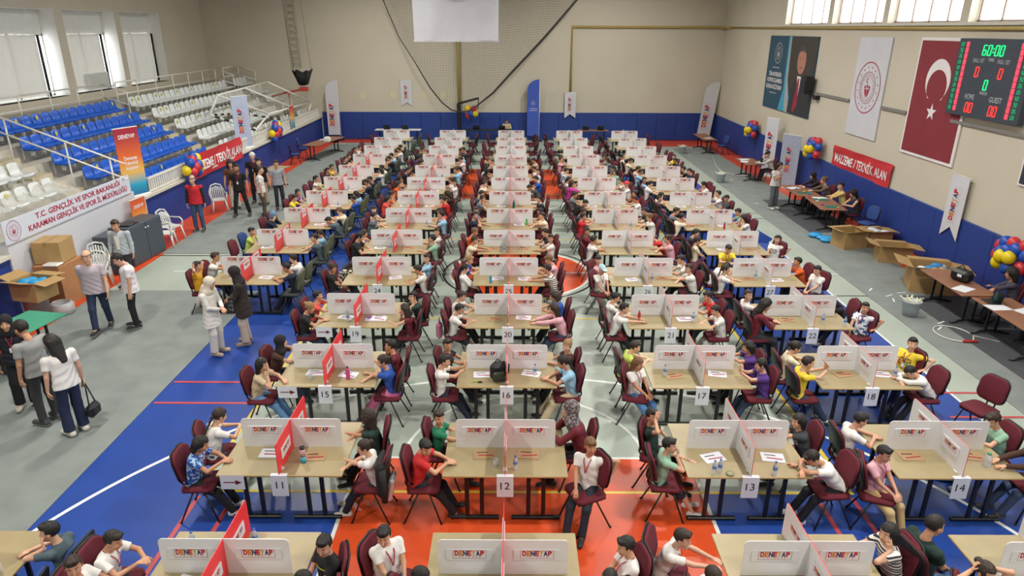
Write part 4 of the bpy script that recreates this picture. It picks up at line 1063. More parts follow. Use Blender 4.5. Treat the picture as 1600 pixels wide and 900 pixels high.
ROWW = ['lowest', 'second', 'third', 'fourth', 'top']
def seat_row(colr, i, y0, y1, block, step=.47):
    n = int((y1-y0)/step+.5)
    rg = random.Random(i*5+len(block))
    for k in range(n):
        st = rg.random() < .22
        link('stadium_seat', MS[colr][1 if st else 0], None, loc=(-11.28-.8*i, y0+step*(k+.5), ZS[i]+.37), label='%s plastic seat%s, %s from near end, %s row, %s' % (colr, ' with yellow sticker' if st else '', ORD[k], ROWW[i], block),
             cat='stadium seat', group='plastic seats of the grandstand')
for i in range(5):
    seat_row('blue', i, 19.4 if i else 20.6, 25.9, 'blue block')
    seat_row('white', i, 26.95, 36.3, 'white block')
    seat_row('white', i, 37.3, 39.2, 'back wall block')
for i in (1, 2, 3, 4): seat_row('white', i, 13.4, 18.0, 'near block', .52)
slab('stair_blocks', [bx(-11.75-.8*i+.42, -10.98-.8*i+.42, a, b, ZS[i]-.41 if i else .8, ZS[i]-.2) for i in range(1, 5) for a, b in ((18.25, 19.1), (26.05, 26.85), (36.4, 37.2))]+[bx(-12.1, -11.4, a, b, ZS[0], ZS[0]+.2) for a, b in ((18.25, 19.1), (26.05, 26.85))], mat('stair_beige', 'c2b9a0', .8))
def rail(name, label, polys, posts, r=.025):
    t = thing(name, label, 'railing'); m = MB()
    for p in polys: m.tube(p, r, n=8)
    m.build('handrail', M_metalw, t)
    for a, b in posts: m = MB(); m.tube([a, b], r*.9, n=8); m.build('post', M_metalw, t)
    return t
def top_rail(y0, y1, label):
    z = 3.15; ys = [y0+(y1-y0)*i/max(1, round((y1-y0)/1.5)) for i in range(max(1, round((y1-y0)/1.5))+1)]
    rail('guard_rail', label, [[(-15.1, y0, z+.82), (-15.1, y1, z+.82)], [(-15.1, y0, z+.38), (-15.1, y1, z+.38)], [(-15.1, y1, z+.82), (-14.2, y1, z+.55), (-14.2, y1, z-.3)], [(-15.1, y1, z+.38), (-14.2, y1, z+.1)]], [((-15.1, y, z-.05), (-15.1, y, z+.82)) for y in ys])
top_rail(12.5, 26.0, 'white tube railing above the blue seats'); top_rail(26.95, 36.2, 'white tube railing above the far white seats'); top_rail(37.2, 39.3, 'short white tube railing at the far back corner')
rail('stair_rail', 'white sloping double handrail down the near stand stairs', [[(-14.6, 18.62, 4.05), (-10.6, 18.62, 2.45)], [(-14.6, 18.62, 3.62), (-10.6, 18.62, 2.02)]], [((-13.6, 18.62, ZS[3]), (-13.6, 18.62, 3.65)), ((-12.1, 18.62, ZS[1]), (-12.1, 18.62, 3.05)), ((-10.98, 18.62, 1.2), (-10.98, 18.62, 2.6))])
t = thing('parapet_railing', 'low white slatted railing along the stand parapet', 'railing'); m = MB()
m.box((-10.88, 29.75, 1.72), (.06, 19.2, .06)); m.box((-10.88, 29.75, 1.34), (.05, 19.2, .04)); m.build('handrail', M_metalw, t)
m = MB()
for i in range(150): m.box((-10.88, 20.2+i*.128, 1.52), (.035, .05, .36))
m.build('bars', M_metalw, t)
# plastic sheet over the near front seats
nx, ny = 16, 60; vs = []; rg = random.Random(4)
for j in range(ny+1):
    for i in range(nx+1):
        x = -11.05-1.5*i/nx; y = 13.2+5.0*j/ny; z = 1.42+.75*(i/nx)**.8+.05*math.sin(y*5.1+i*.5)+.03*math.sin(y*13+x*7)+.015*math.sin(y*31+i)
        vs.append((x, y, z))
m = MB(); m.add(vs, [(j*(nx+1)+i, j*(nx+1)+i+1, (j+1)*(nx+1)+i+1, (j+1)*(nx+1)+i) for j in range(ny) for i in range(nx)], 0, True)
o = m.build('plastic_sheet', mat('crumpled_clear_plastic', 'd8d6ce', .12, alpha=.42, var=.05, scale=3, bump=.3), label='crumpled translucent plastic sheet over the near stand seats', cat='plastic sheet')
RX, UZ = (0, -1, 0), (0, 0, 1)     # text directions on the right wall
M_redcl = mat('red_banner_cloth', 'c02b33', .7, var=.04, bump=.15, scale=3); M_whcl = mat('white_banner_cloth', 'c9cbd2', .7, var=.03, scale=2, bump=.1); M_txtw = mat('white_print', 'e2dfe0', .6, var=0)
M_txtr = mat('crimson_print', 'a82340', .6, var=0)
def emblem(mb, o, ax, ay, R, mi, lift=.004, mi2=None):
    o, ax, ay = Vector(o), Vector(ax), Vector(ay); n = ax.cross(ay).normalized()*lift; mi2 = mi if mi2 is None else mi2
    def ring(r0, r1, k=48): mb.add([o+n+(ax*math.cos(2*math.pi*i/k)+ay*math.sin(2*math.pi*i/k))*r for i in range(k) for r in (r0, r1)], [(2*i, 2*i+1, (2*i+3) % (2*k), (2*i+2) % (2*k)) for i in range(k)], mi)
    def poly(p): mb.add([o+n+ax*a*R+ay*b*R for a, b in p], [tuple(range(len(p)))], mi)
    ring(R*.96, R); ring(R*.60, R*.62); ring(R*.44, R*.45)
    for i in range(16):
        a = 2*math.pi*(i+.5)/16; poly([(.79*math.cos(a)+(.05 if j % 2 == 0 else .02)*math.cos(math.pi/2+j*math.pi/5), .79*math.sin(a)+(.05 if j % 2 == 0 else .02)*math.sin(math.pi/2+j*math.pi/5)) for j in range(10)])
    for i in range(28):
        a = 2*math.pi*i/28; poly([(.52*math.cos(a)+dx, .52*math.sin(a)+dy) for dx, dy in ((-.015,-.03),(.015,-.03),(.015,.03),(-.015,.03))])
    for x in (-.17, 0, .17): poly([(x+.065*math.cos(2*math.pi*j/12), (.02 if x else .06)+.065*math.sin(2*math.pi*j/12)) for j in range(12)])
    poly([(-.22, -.06), (-.02, -.05), (-.02, -.38), (-.14, -.26)]); poly([(.02, -.05), (.22, -.06), (.14, -.26), (.02, -.38)])
    poly([(-.04+.10*math.cos(R_(a)), .27+.10*math.sin(R_(a))) for a in range(45, 316, 15)]+[(-.02+.075*math.cos(R_(a)), .27+.075*math.sin(R_(a))) for a in range(315, 44, -15)])
# --- right wall
xw = XR-.03
def frame_box(name, label, cat, y0, y1, z0, z1, m, th=.04, x=None):
    t = thing(name, label, cat); b = MB(); x = xw if x is None else x; b.box((x, (y0+y1)/2, (z0+z1)/2), (th, abs(y1-y0), z1-z0), bev=.004); b.build('banner_panel', m, t); return t
t = frame_box('wall_poster', 'teal and dark poster with portrait of a suited man, high on the wall', 'poster', 27.1, 32.2, 2.7, 5.7, mat('teal_poster', '1f4a60', .55, var=.03))
x = xw-.024; m = MB(); mm = [mat('poster_dark', '3d3836', .6, var=.12, scale=2), mat('poster_cyan', '3f9cc0', .5), mat('poster_silver', 'a5a9aa', .4), mat('poster_suit', '2d3136', .6), mat('poster_skin', 'b07c68', .6), mat('poster_tie', '93283a', .6), M_txtw, mat('poster_hair', '4b4745', .6)]
def yz(pts, mi, l=0.0): m.add([(x-l, y, z) for y, z in pts], [tuple(range(len(pts)))], mi)
yz([(29.75, 2.72), (29.75, 5.68), (27.12, 5.68), (27.12, 2.72)], 0); yz([(30.3, 2.72), (29.95, 3.6), (30.0, 5.68), (29.72, 5.68), (29.6, 4.0), (28.9, 2.72)], 1, .002); yz([(29.6, 2.72), (29.78, 4.0), (29.85, 5.68), (29.72, 5.68), (29.6, 4.0), (29.1, 2.72)], 2, .003)
yz([(29.25, 2.74), (29.2, 3.5), (28.9, 4.0), (28.5, 4.2), (28.2, 4.2), (27.7, 4.0), (27.2, 3.7), (27.14, 2.74)], 3, .004)
yz([(28.65, 4.2), (28.25, 4.2), (28.35, 3.2)], 6, .006); yz([(28.52, 4.12), (28.38, 4.12), (28.3, 3.1), (28.6, 2.76), (28.75, 2.9)], 5, .008)
yz([(28.4+.42*math.cos(2*math.pi*i/24), 4.78+.5*math.sin(2*math.pi*i/24)) for i in range(24)], 4, .007); yz([(28.4+.44*math.cos(R_(a)), 4.95+.40*math.sin(R_(a))) for a in range(10, 171, 10)]+[(28.1, 5.1), (28.4, 5.16), (28.7, 5.1)], 7, .009)
for q in (-.16, .16): yz([(28.4+q-.05, 4.86), (28.4+q+.05, 4.86), (28.4+q+.05, 4.89), (28.4+q-.05, 4.89)][::-1], 7, .010)
yz([(28.27, 4.52), (28.27, 4.55), (28.53, 4.55), (28.53, 4.52)], 7, .010)
put_text(m, 'TÜM ANTRENÖR', (x, 31.1, 4.05), RX, UZ, .17, 1.5, 6, lift=.004); put_text(m, 'VE SPORCULARIMIZA', (x, 31.1, 3.80), RX, UZ, .17, 1.8, 6, lift=.004); put_text(m, 'BAŞARILAR DİLİYORUM', (x, 31.1, 3.53), RX, UZ, .17, 1.8, 6, lift=.004)
emblem(m, (x, 31.0, 5.0), RX, UZ, .42, 6)
for z in (4.4, 3.35): m.add([(x-.004, 31.5, z), (x-.004, 30.7, z), (x-.004, 30.7, z+.02), (x-.004, 31.5, z+.02)], [(3, 2, 1, 0)], 6)
m.build('poster_print', mm, t)
t = frame_box('ministry_banner', 'white vertical banner with round crimson emblem on the wall', 'banner', 21.85, 23.87, 2.65, 5.73, M_whcl); m = MB(); emblem(m, (x, 22.86, 4.2), RX, UZ, .80, 0); m.build('emblem', M_txtr, t)
t = frame_box('turkish_flag', 'red flag with white crescent and star on the wall', 'flag', 17.75, 20.3, 2.6, 5.76, M_txtw)
m = MB(); m.box((x, 19.03, 4.18), (.01, 2.37, 3.0)); m.build('flag_field', mat('flag_red', '822a35', .7, var=.05, scale=2), t)
m = MB(); co, r1, r2 = (19.12, 4.68), .55, .445; P1 = [(co[0]+r1*math.cos(R_(a)), co[1]+r1*math.sin(R_(a))) for a in range(-62, 243, 5)]; P2 = [(co[0]+r2*math.cos(R_(a)), co[1]-.17+r2*math.sin(R_(a))) for a in range(228, -49, -5)]
k1, k2 = len(P1), len(P2); vs = [(x-.01, a, b) for a, b in P1]+[(x-.01, a, b) for a, b in P2]; n = min(k1, k2)
fs = []
for i in range(n-1):
    a0, a1 = int(i*(k1-1)/(n-1)), int((i+1)*(k1-1)/(n-1)); b0, b1 = k1+k2-1-int(i*(k2-1)/(n-1)), k1+k2-1-int((i+1)*(k2-1)/(n-1)); fs.append((a0, a1, b1, b0))
m.add(vs, fs, 0); m.add([(x-.01, 19.12+(.24 if j % 2 == 0 else .095)*math.sin(j*math.pi/5), 3.85+(.24 if j % 2 == 0 else .095)*math.cos(j*math.pi/5)) for j in range(10)], [tuple(range(10))], 0); m.build('crescent_and_star', M_txtw, t)
t = frame_box('wall_board', 'dark framed board on the side wall at the right picture edge', 'board', 12.4, 15.3, 2.68, 3.35, M_txtw)
m = MB(); m.box((x, 13.85, 3.015), (.012, 2.78, .57)); m.build('board_panel', mat('slate_board', '2e3640', .5), t)
# scoreboard
t = thing('scoreboard', 'dark electronic scoreboard with lit green and red digits', 'scoreboard'); xs = XR-.13
m = MB(); m.box((xs, 16.93, 4.85), (.16, 2.72, 1.82), bev=.01); m.build('scoreboard_case', mat('scoreboard_case', '39424e', .5), t)
E_g = mat('led_green', '12e878', .5, emit=1.6, var=0); E_r = mat('led_red', 'f0322c', .5, emit=1.5, var=0); E_gd = mat('led_green_dim', '12955c', .5, emit=.7, var=0); E_rp = mat('led_pink_red', 'e83a4c', .5, emit=1.3, var=0)
SEG = {'0': 'abcdef', '6': 'afgecd'}
def digit(mb, ch, yc, zc, w, h, mi):
    xx = xs-.085; t_ = w*.2
    S = {'a': (0, h/2, w, t_), 'g': (0, 0, w, t_), 'd': (0, -h/2, w, t_), 'f': (-w/2, h/4, t_, h/2), 'b': (w/2, h/4, t_, h/2), 'e': (-w/2, -h/4, t_, h/2), 'c': (w/2, -h/4, t_, h/2)}
    for s in SEG[ch]:
        a, b, ww_, hh_ = S[s]; sl = (b)*.10; mb.box((xx, yc-a-sl*1.0, zc+b), (.012, ww_*.95 if ww_ > t_ else t_, hh_*.92 if hh_ > t_ else t_))
m = MB(); 
for ch, y in (('6', 17.24), ('0', 17.06), ('0', 16.80), ('0', 16.62)): digit(m, ch, y, 5.50, .11, .22, 0)
for z in (5.46, 5.54): m.box((xs-.085, 16.93, z), (.012, .03, .03))
digit(m, '0', 16.93, 4.72, .11, .22, 0); m.build('green_digits', E_g, t)
m = MB()
for y in (17.35, 16.5): digit(m, '0', y, 5.0, .11, .22, 0)
for y in (17.45, 17.29, 16.55, 16.39): digit(m, '0', y, 4.16, .10, .22, 0)
m.build('red_digits', E_r, t)
for y, nm, mt_ in ((18.12, 'green_name_column', E_gd), (15.76, 'green_name_column', E_gd), (17.92, 'red_column', E_rp), (15.96, 'red_column', E_rp)):
    m = MB(); xx = xs-.083
    for i in range(12):
        z = 5.62-i*.138
        if nm == 'red_column': m.box((xx, y, z), (.01, .10, .12))
        else:
            for j in range(5):
                for k in range(4):
                    if (i*7+j*3+k*5) % 4: m.box((xx, y-.05+j*.025, z-.04+k*.026), (.01, .019, .019))
    m.build(nm, mt_, t)
m = MB(); g = (xs-.081,)
for s, y, z, h, w in (('TIME', 16.93, 5.26, .07, .22), ('FAUL / SET', 17.38, 5.22, .09, .42), ('FAUL / SET', 16.48, 5.22, .09, .42), ('PERIOD', 16.93, 4.5, .07, .28), ('HOME', 17.42, 4.36, .12, .36), ('GUEST', 16.45, 4.36, .12, .44)): m = MB(); put_text(m, s, (xs-.082, y, z), RX, UZ, h, w, 0, lift=.003); m.build('scoreboard_lettering', mat('grey_print', 'a6abb0', .6, var=0), t)
t = thing('wall_speaker', 'black loudspeaker box on a wall bracket beside the poster', 'speaker', (XR-.28, 27.0, 3.98))
m = MB(); m.box((0, 0, 0), (.34, .42, .64), bev=.03); m.build('cabinet', M_black, t); m = MB(); m.box((-.172, 0, .02), (.01, .36, .56)); m.build('grille', mat('speaker_grille', '24262a', .7), t); m = MB(); m.tube([(.05, 0, -.3), (.28, -.35, -.42)], .04); m.box((.2, -.5, -.42), (.18, .3, .14), bev=.02); m.build('bracket', M_black, t)
slab('trim_4', [bx(XR-.07, XR, 23.95, 26.6, 3.66, 3.74), bx(XR-.07, XR, 20.35, 21.8, 3.66, 3.74), bx(XR-.07, XR, 12, 18.2, 3.70, 3.78)], mat('grey_conduit', '7e7d78', .5))
m = MB(); m.tube([(XR-.06, YF+1, 5.93), (XR-.06, 38.2, 6.03)], .045, n=8); m.tube([(XR-.06, 38.2, 6.03), (XR-.3, YB-.1, 6.04), (3.2, YB-.1, 6.04), (3.2, YB-.1, 2.6)], .06, n=8); m.tube([(-3.0, YB-.12, 7.6), (-3.0, YB-.12, 1.6)], .09, n=8)
m.build('gas_pipe', mat('yellow_pipe', 'a8924a', .5), label='yellow gas pipe running across the upper back wall and side wall', cat='pipe')
def cloth_banner(name, label, pts, m, text=None, wave=.03, cat='banner'):
    """pts: four corners (top-left, top-right, bottom-right, bottom-left) seen from the hall"""
    t = thing(name, label, cat); a, b, c, d = [Vector(p) for p in pts]; nx, ny = 30, 10; n = (b-a).cross(d-a).normalized(); n = -n
    def P(u, v, l=0): q = (a*(1-u)+b*u)*(1-v)+(d*(1-u)+c*u)*v; return q+n*(wave*math.sin(u*19+v*4)*.5+wave*.5*math.sin(v*9+u*5)+wave+l)
    mb = MB(); fr = [P(i/nx, j/ny) for j in range(ny+1) for i in range(nx+1)]; mb.add(fr, [(j*(nx+1)+i, (j+1)*(nx+1)+i, (j+1)*(nx+1)+i+1, j*(nx+1)+i+1) for j in range(ny) for i in range(nx)], 0, True); mb.build('cloth', m, t)
    if text:
        mb = MB(); vs, fs = text_data(text[0], 3, .03); x0 = min(v[0] for v in vs); x1 = max(v[0] for v in vs); u0, u1, v0, v1 = text[1:5]
        mb.add([P(u0+(u1-u0)*(v[0]-x0)/(x1-x0), v1-(v1-v0)*v[1]/.75, .012) for v in vs], fs, 0); mb.build('lettering', M_txtw, t)
    return t
cloth_banner('red_wall_banner', 'red banner reading MALZEME / TEKNİK ALAN on the scoreboard wall', [(xw, 24.42, 2.14), (xw, 20.42, 2.16), (xw, 20.5, 1.44), (xw, 24.42, 1.42)], M_redcl, ('MALZEME / TEKNİK ALAN', .05, .95, .32, .72))
cloth_banner('red_parapet_banner', 'red banner reading MALZEME / TEKNİK ALAN on the stand parapet', [(-10.76, 22.7, 1.92), (-10.76, 27.25, 1.92), (-10.76, 27.25, 1.12), (-10.76, 22.7, 1.12)], M_redcl, ('MALZEME / TEKNİK ALAN', .05, .97, .32, .72))
t = thing('ministry_wall_banner', 'long white banner with crimson lettering and round emblem on near stand', 'banner')
m = MB(); m.box((-10.74, 16.38, 1.84), (.03, 5.06, .50), bev=.003); m.build('banner_board', mat('banner_bluewhite', 'c6cbd8', .6, var=.02), t)
m = MB(); put_text(m, 'T.C. GENÇLİK VE SPOR BAKANLIĞI', (-10.722, 16.66, 1.90), (0, 1, 0), UZ, .125, 3.5, 0, lift=.003); put_text(m, 'KARAMAN GENÇLİK VE SPOR İL MÜDÜRLÜĞÜ', (-10.722, 16.66, 1.69), (0, 1, 0), UZ, .125, 4.1, 0, lift=.003); m.build('lettering', M_txtr, t)
m = MB(); emblem(m, (-10.722, 14.15, 1.84), (0, 1, 0), UZ, .22, 0); m.build('emblem', M_txtr, t)
def grad_mat(name, stops, z0, z1):
    m = bpy.data.materials.new(name); m.use_nodes = True; N = m.node_tree.nodes; L = m.node_tree.links; b = N['Principled BSDF']; b.inputs['Roughness'].default_value = .5
    tc = N.new('ShaderNodeTexCoord'); sp = N.new('ShaderNodeSeparateXYZ'); mr = N.new('ShaderNodeMapRange'); mr.inputs[1].default_value = z0; mr.inputs[2].default_value = z1; rp = N.new('ShaderNodeValToRGB')
    L.new(tc.outputs['Object'], sp.inputs[0]); L.new(sp.outputs[2], mr.inputs[0]); L.new(mr.outputs[0], rp.inputs[0]); L.new(rp.outputs[0], b.inputs['Base Color'])
    while len(rp.color_ramp.elements) < len(stops): rp.color_ramp.elements.new(.5)
    for e, (p, c) in zip(rp.color_ramp.elements, stops): e.position = p; e.color = lin(c)
    return m
M_sun = grad_mat('sunset_print', [(0, '1d4a80'), (.22, '2a9ec0'), (.42, 'e0b050'), (.65, 'd8652c'), (1, '9c2236')], 0, 1.85)
def rollup(name, label, loc, rz, w, h, m, text=None, tcol=None, logo=False):
    t = thing(name, label, 'roll-up banner', loc, rz); b = MB(); b.box((0, 0, .05), (w+.06, .16, .10), bev=.015); b.build('base', M_metalw, t)
    b = MB(); b.box((0, 0, .1+h/2), (w, .012, h)); b.build('banner_sheet', m, t); b = MB(); b.tube([(0, .04, .1), (0, .04, h+.1)], .012); b.box((0, .01, h+.11), (w+.02, .03, .03)); b.build('pole', M_metalw, t)
    b = MB()
    if logo:      # vertical logo reading upwards
        put_logo(b, (0, -.008, .1+h*.52), (0, 0, 1), (-1, 0, 0), h*.48, 0, .003); b.build('logo_print', LM, t)
    for s, z, hh, ww_ in (text or []): put_text(b, s, (0, -.008, z), (1, 0, 0), UZ, hh, ww_, 0, lift=.003)
    if text: b.build('lettering', M_txtw, t)
    return t
rollup('rollup_banner', 'red to blue gradient roll-up banner standing on the stand parapet', (-10.93, 19.55, 1.28), R_(70), .80, 1.9, M_sun, [('DENEYAP', 1.72, .11, .55), ('Deneyap', 1.12, .10, .44), ('Teknoloji', .98, .10, .44), ('Atölyeleri', .84, .10, .44)])
rollup('rollup_banner', 'pale blue-grey vertical logo roll-up banner on the stand parapet', (-10.93, 28.1, 1.28), R_(60), .80, 2.0, mat('pale_blue_banner', 'a9b4cc', .6), logo=True)
rollup('rollup_banner', 'small orange gradient poster leaning on the near white stand wall', (-10.52, 18.75, .0), R_(85), .66, 1.35, M_sun, [('DENEYAP', 1.2, .09, .45)])
rollup('rollup_banner', 'white vertical logo roll-up banner against the blue side wall padding', (10.95, 29.35, 0), R_(-60), .62, 2.35, M_whcl, logo=True)
rollup('rollup_banner', 'grey vertical logo roll-up banner beside balloons at the side wall', (10.9, 27.0, 0), R_(-60), .85, 2.0, mat('grey_blue_banner', '98a0b2', .6), logo=True)
def pennant(name, label, c, ax, w, h, m, logo=True, tail=.22, th=.012):
    t = thing(name, label, 'pennant', c); ax = Vector(ax); b = MB(); b.prism([(-w/2, 0), (-w/2, -h), (0, -h+tail), (w/2, -h), (w/2, 0)], (0, 0, 0), ax, UZ, th); b.build('pennant_cloth', m, t)
    n = ax.cross(Vector(UZ)).normalized(); b = MB(); b.tube([-ax*(w/2+.04), ax*(w/2+.04)], .014, n=6); b.build('rod', M_metalw, t)
    if logo: b = MB(); put_logo(b, n*(th/2+.001), (0, 0, 1), -ax, h*.50, 0, .003); b.v = [(p[0], p[1], p[2]-h*.46) for p in b.v]; b.build('logo_print', LM, t)
    return t
pennant('logo_pennant', 'white swallowtail logo pennant on the back wall', (-5.95, YB-.05, 3.26), (1, 0, 0), .64, 1.42, M_whcl)
pennant('logo_pennant', 'white swallowtail logo pennant hung before the yellow pipe', (3.2, YB-.18, 2.64), (1, 0, 0), .62, 1.4, M_whcl)
pennant('logo_pennant', 'large white swallowtail logo pennant on the right wall', (XR-.11, 17.15, 2.5), RX, .72, 1.62, M_whcl, tail=.3)
pennant('sunset_pennant', 'small orange and blue swallowtail pennant on the stand railing', (-10.80, 34.2, 2.4), (0, 1, 0), .62, 1.15, grad_mat('sunset_pennant_print', [(0, '3a78a8'), (.3, '6aa6b8'), (.5, 'd8b060'), (.8, 'c8583a'), (1, 'b03440')], -1.15, 0), logo=False)
def feather(label, loc, rz, w, h, m, logo, tilt=0):
    t = thing('feather_flag', label, 'feather flag', loc); t.rotation_euler = (0, tilt, rz); b = MB()
    pts = [(-w/2, .3), (w/2, .3), (w/2, h)]+[(w/2-w*math.sin(R_(a)), h-.55*(1-math.cos(R_(a)))) for a in range(10, 91, 10)]; b.prism(pts, (0, 0, 0), (1, 0, 0), UZ, .012); b.build('flag_cloth', m, t)
    b = MB(); b.tube([(w/2+.02, 0, 0), (w/2+.02, 0, h)], .016, n=6); b.build('pole', M_metalw, t); b = MB(); b.lathe([(.02, .06), (.2, .04), (.22, 0)], (w/2, 0, 0), n=16); b.build('base', M_black, t)
    b = MB()
    if logo: put_logo(b, (0, -.008, h*.43), (0, 0, 1), (-1, 0, 0), h*.37, 0, .003); b.build('logo_print', LM, t)
    else: emblem(b, (0, -.008, h*.62), (1, 0, 0), UZ, .12, 0); put_text(b, 'T.C. GENÇLİK VE', (0, -.008, h*.53), (1, 0, 0), UZ, .04, .44, 0); put_text(b, 'SPOR BAKANLIĞI', (0, -.008, h*.50), (1, 0, 0), UZ, .04, .44, 0); b.build('emblem', M_txtw, t)
feather('white feather flag with vertical coloured logo, back wall near stand', (-10.05, 39.1, 0), 0, .66, 3.25, M_whcl, True)
feather('blue feather flag with white emblem before the back wall', (1.12, 39.0, 0), 0, .66, 3.35, mat('blue_flag_cloth', '3a55b0', .7, bump=.2), False)
feather('white feather flag with vertical coloured logo in right back corner', (10.65, 39.0, 0), 0, .70, 3.3, M_whcl, True, R_(6))
# balloons
BC = {'r': mat('red_balloon', 'c23038', .25, var=0), 'b': mat('blue_balloon', '1f4fae', .25, var=0), 'y': mat('yellow_balloon', 'e0c81e', .25, var=0)}
bm_ = MB(); bm_.ball((0, 0, 0), 1, 0, 16, (1, 1, 1.12)); bm_.lathe([(.12, -1.12), (.02, -1.16), (.1, -1.22)], n=8)
ME_BAL = {k: bm_.mesh('balloon', [v]) for k, v in BC.items()}
def balloons(label, c, cells, r=.16):
    t = thing('balloon_cluster', label, 'balloons', c, group=None)
    for y, z, k, d in cells: link('balloon', ME_BAL[k], t, loc=(d if abs(c[0]) > 5 else y, y if abs(c[0]) > 5 else d, z), scale=r)
    if c[0] > 5: s_ = MB(); s_.tube([(-.1, 0, .05), (XR-c[0]-.002, 0, .12)], .004, n=4); s_.build('string', M_white, t)
    return t
cells = [(.42, -.05, 'y', 0), (.30, .18, 'b', .1), (.22, -.12, 'r', .12), (.05, .22, 'r', .05), (.05, .0, 'r', .16), (-.12, .30, 'b', .0), (-.12, .06, 'b', .16), (-.30, .24, 'y', .05), (-.32, .02, 'y', .12), (-.42, .14, 'b', 0), (-.14, -.18, 'b', .1), (.30, -.30, 'b', .05), (-.38, -.14, 'y', .05)]
def mirror(cs, sg): return [(-y*sg, z, k, d*-sg) for y, z, k, d in cs]
balloons('balloon cluster on the parapet beside the red banner', (-10.62, 22.55, 1.62), [(-y, z, k, d) for y, z, k, d in cells], .155)
balloons('balloon cluster on the parapet beside the pale blue banner', (-10.62, 31.0, 1.62), [(-y, z, k, d) for y, z, k, d in cells], .155)
cells2 = [(.40, .08, 'r', 0), (.36, -.12, 'r', -.06), (.22, .2, 'b', -.05), (.16, .0, 'b', -.15), (.0, .24, 'r', -.04), (-.02, .08, 'b', -.16), (-.2, .16, 'b', -.1), (-.42, .08, 'b', -.02), (.12, -.22, 'y', -.2), (.0, -.04, 'y', -.26), (-.2, -.02, 'y', -.22), (-.12, -.28, 'b', -.14), (-.40, -.2, 'r', -.06), (-.3, .26, 'r', .0)]
balloons('balloon cluster on the side wall near the far corner', (11.2, 32.5, 1.60), cells2, .14)
balloons('balloon cluster on the side wall between grey roll-up and red banner', (11.2, 25.6, 1.85), cells2, .14)
balloons('balloon cluster at the near right edge of the side wall', (11.02, 14.35, 1.34), cells2, .14)
balloons('small balloon cluster tied to the black pole by the net', (-2.25, 38.6, 1.72), [(-.25, .1, 'y', 0), (.1, .08, 'r', 0), (-.08, -.16, 'b', 0), (.18, -.16, 'y', 0), (-.22, -.28, 'r', .1), (.02, .02, 'r', .15)], .17)
# back wall: net, hanging banner, ladder, pole
t = thing('safety_net', 'large dark safety net gathered up before the back wall', 'net'); m = MB(); yn = 37.6
edge = [(-6.75, 7.6), (-5.9, 5.5), (-5.1, 4.2), (-4.4, 3.0), (-3.8, 2.25), (-3.3, 1.85), (-2.85, 1.75), (-2.4, 1.8), (-1.9, 2.1), (-1.05, 2.75), (-.06, 3.8), (1.55, 5.45), (3.3, 7.4), (3.9, 8.2)]
ez = lambda X: float(np.interp(X, [e[0] for e in edge], [e[1] for e in edge]))
zt = 9.3
for i in range(86):
    X = -6.7+i*.12; pts = [(X+.10*math.sin(j*.9+i*.2), yn+.05*math.sin(i*.7), ez(X)+(zt-ez(X))*j/8) for j in range(9)]
    if ez(X) < zt-.3: m.tube(pts, .0042, n=3)
for j in range(62):
    Z = 1.85+j*.12; xs_ = [X for X in np.arange(-6.9, 3.9, .15) if ez(X) <= Z]
    if len(xs_) > 2: m.tube([(X, yn+.05*math.sin(X*5), Z-.12*math.cos(X*1.1+1.2)) for X in xs_], .0042, n=3)
m.build('mesh', mat('net_cord', '5d594e', .8, var=0), t)
m = MB(); m.tube([(a, yn, b) for a, b in edge], [.025]*3+[.035]*4+[.03, .04, .05, .06, .06, .05, .04], n=8); m.tube([(-6.9, yn, 9.3), (3.9, yn, 9.3)], .03, n=6)
for q in (-6.8, -3.2, .4, 3.8): m.tube([(q, yn, 9.3), (q, yn, ZC-.01)], .02, n=4)
m.build('edge_rope', mat('dark_rope', '33322f', .8), t)
t = cloth_banner('hanging_white_banner', 'large white cloth banner with red emblem hanging high before the net', [(-4.15, 30.0, 9.0), (-.55, 30.0, 9.0), (-.62, 30.0, 5.47), (-4.07, 30.0, 5.47)], M_whcl, wave=.06)
m = MB(); emblem(m, (-2.35, 29.8, 8.03), (1, 0, 0), UZ, 1.02, 0); m.build('emblem', M_txtr, t); m = MB(); m.box((-2.34, 29.97, 5.46), (3.52, .04, .08)); m.box((-2.34, 29.97, 9.02), (3.7, .05, .06)); m.build('hem_rod', M_whcl, t)
m = MB()
for q in (-4.1, -2.35, -.6): m.tube([(q, 30.0, 9.0), (q, 30.0, ZC-.01)], .01, n=4)
m.build('hanging_cords', M_black, t)
t = thing('padded_pole', 'black padded pole with angled arm before the back wall', 'pole', (-2.98, 38.7, 0)); m = MB(); m.box((0, 0, 1.05), (.22, .2, 2.1), bev=.03); m.build('pole_pad', M_black, t); m = MB(); m.tube([(0, 0, 2.08), (1.1, -.1, 2.38)], .06); m.tube([(1.1, -.1, 2.38), (1.05, -.1, 1.8)], .025); m.build('arm', M_black, t)
m = MB()
for s in (-.2, .2): m.tube([(-11.85+s, YB-.18, 3.9), (-11.95+s, YB-.18, 9.5)], .025, n=6)
for i in range(16): m.tube([(-12.06, YB-.18, 4.1+i*.33), (-11.66, YB-.18, 4.1+i*.33)], .03, n=6)
m.build('wall_ladder', mat('ladder_grey', 'aaa596', .5), label='pale metal ladder fixed high on the back wall', cat='ladder')
t = thing('folded_backstop', 'black cloth bundle on a red bracket hanging above the stand corner', 'backstop', (-11.0, 37.2, 3.35)); m = MB()
top = [(-.52, .52), (-.38, .42), (-.30, .56), (.0, .40), (.2, .52), (.35, .46), (.52, .60)]; bot = [(-.22, -.2), (-.15, -.24), (-.08, -.25), (0, -.25), (.08, -.24), (.15, -.22), (.22, -.2)]
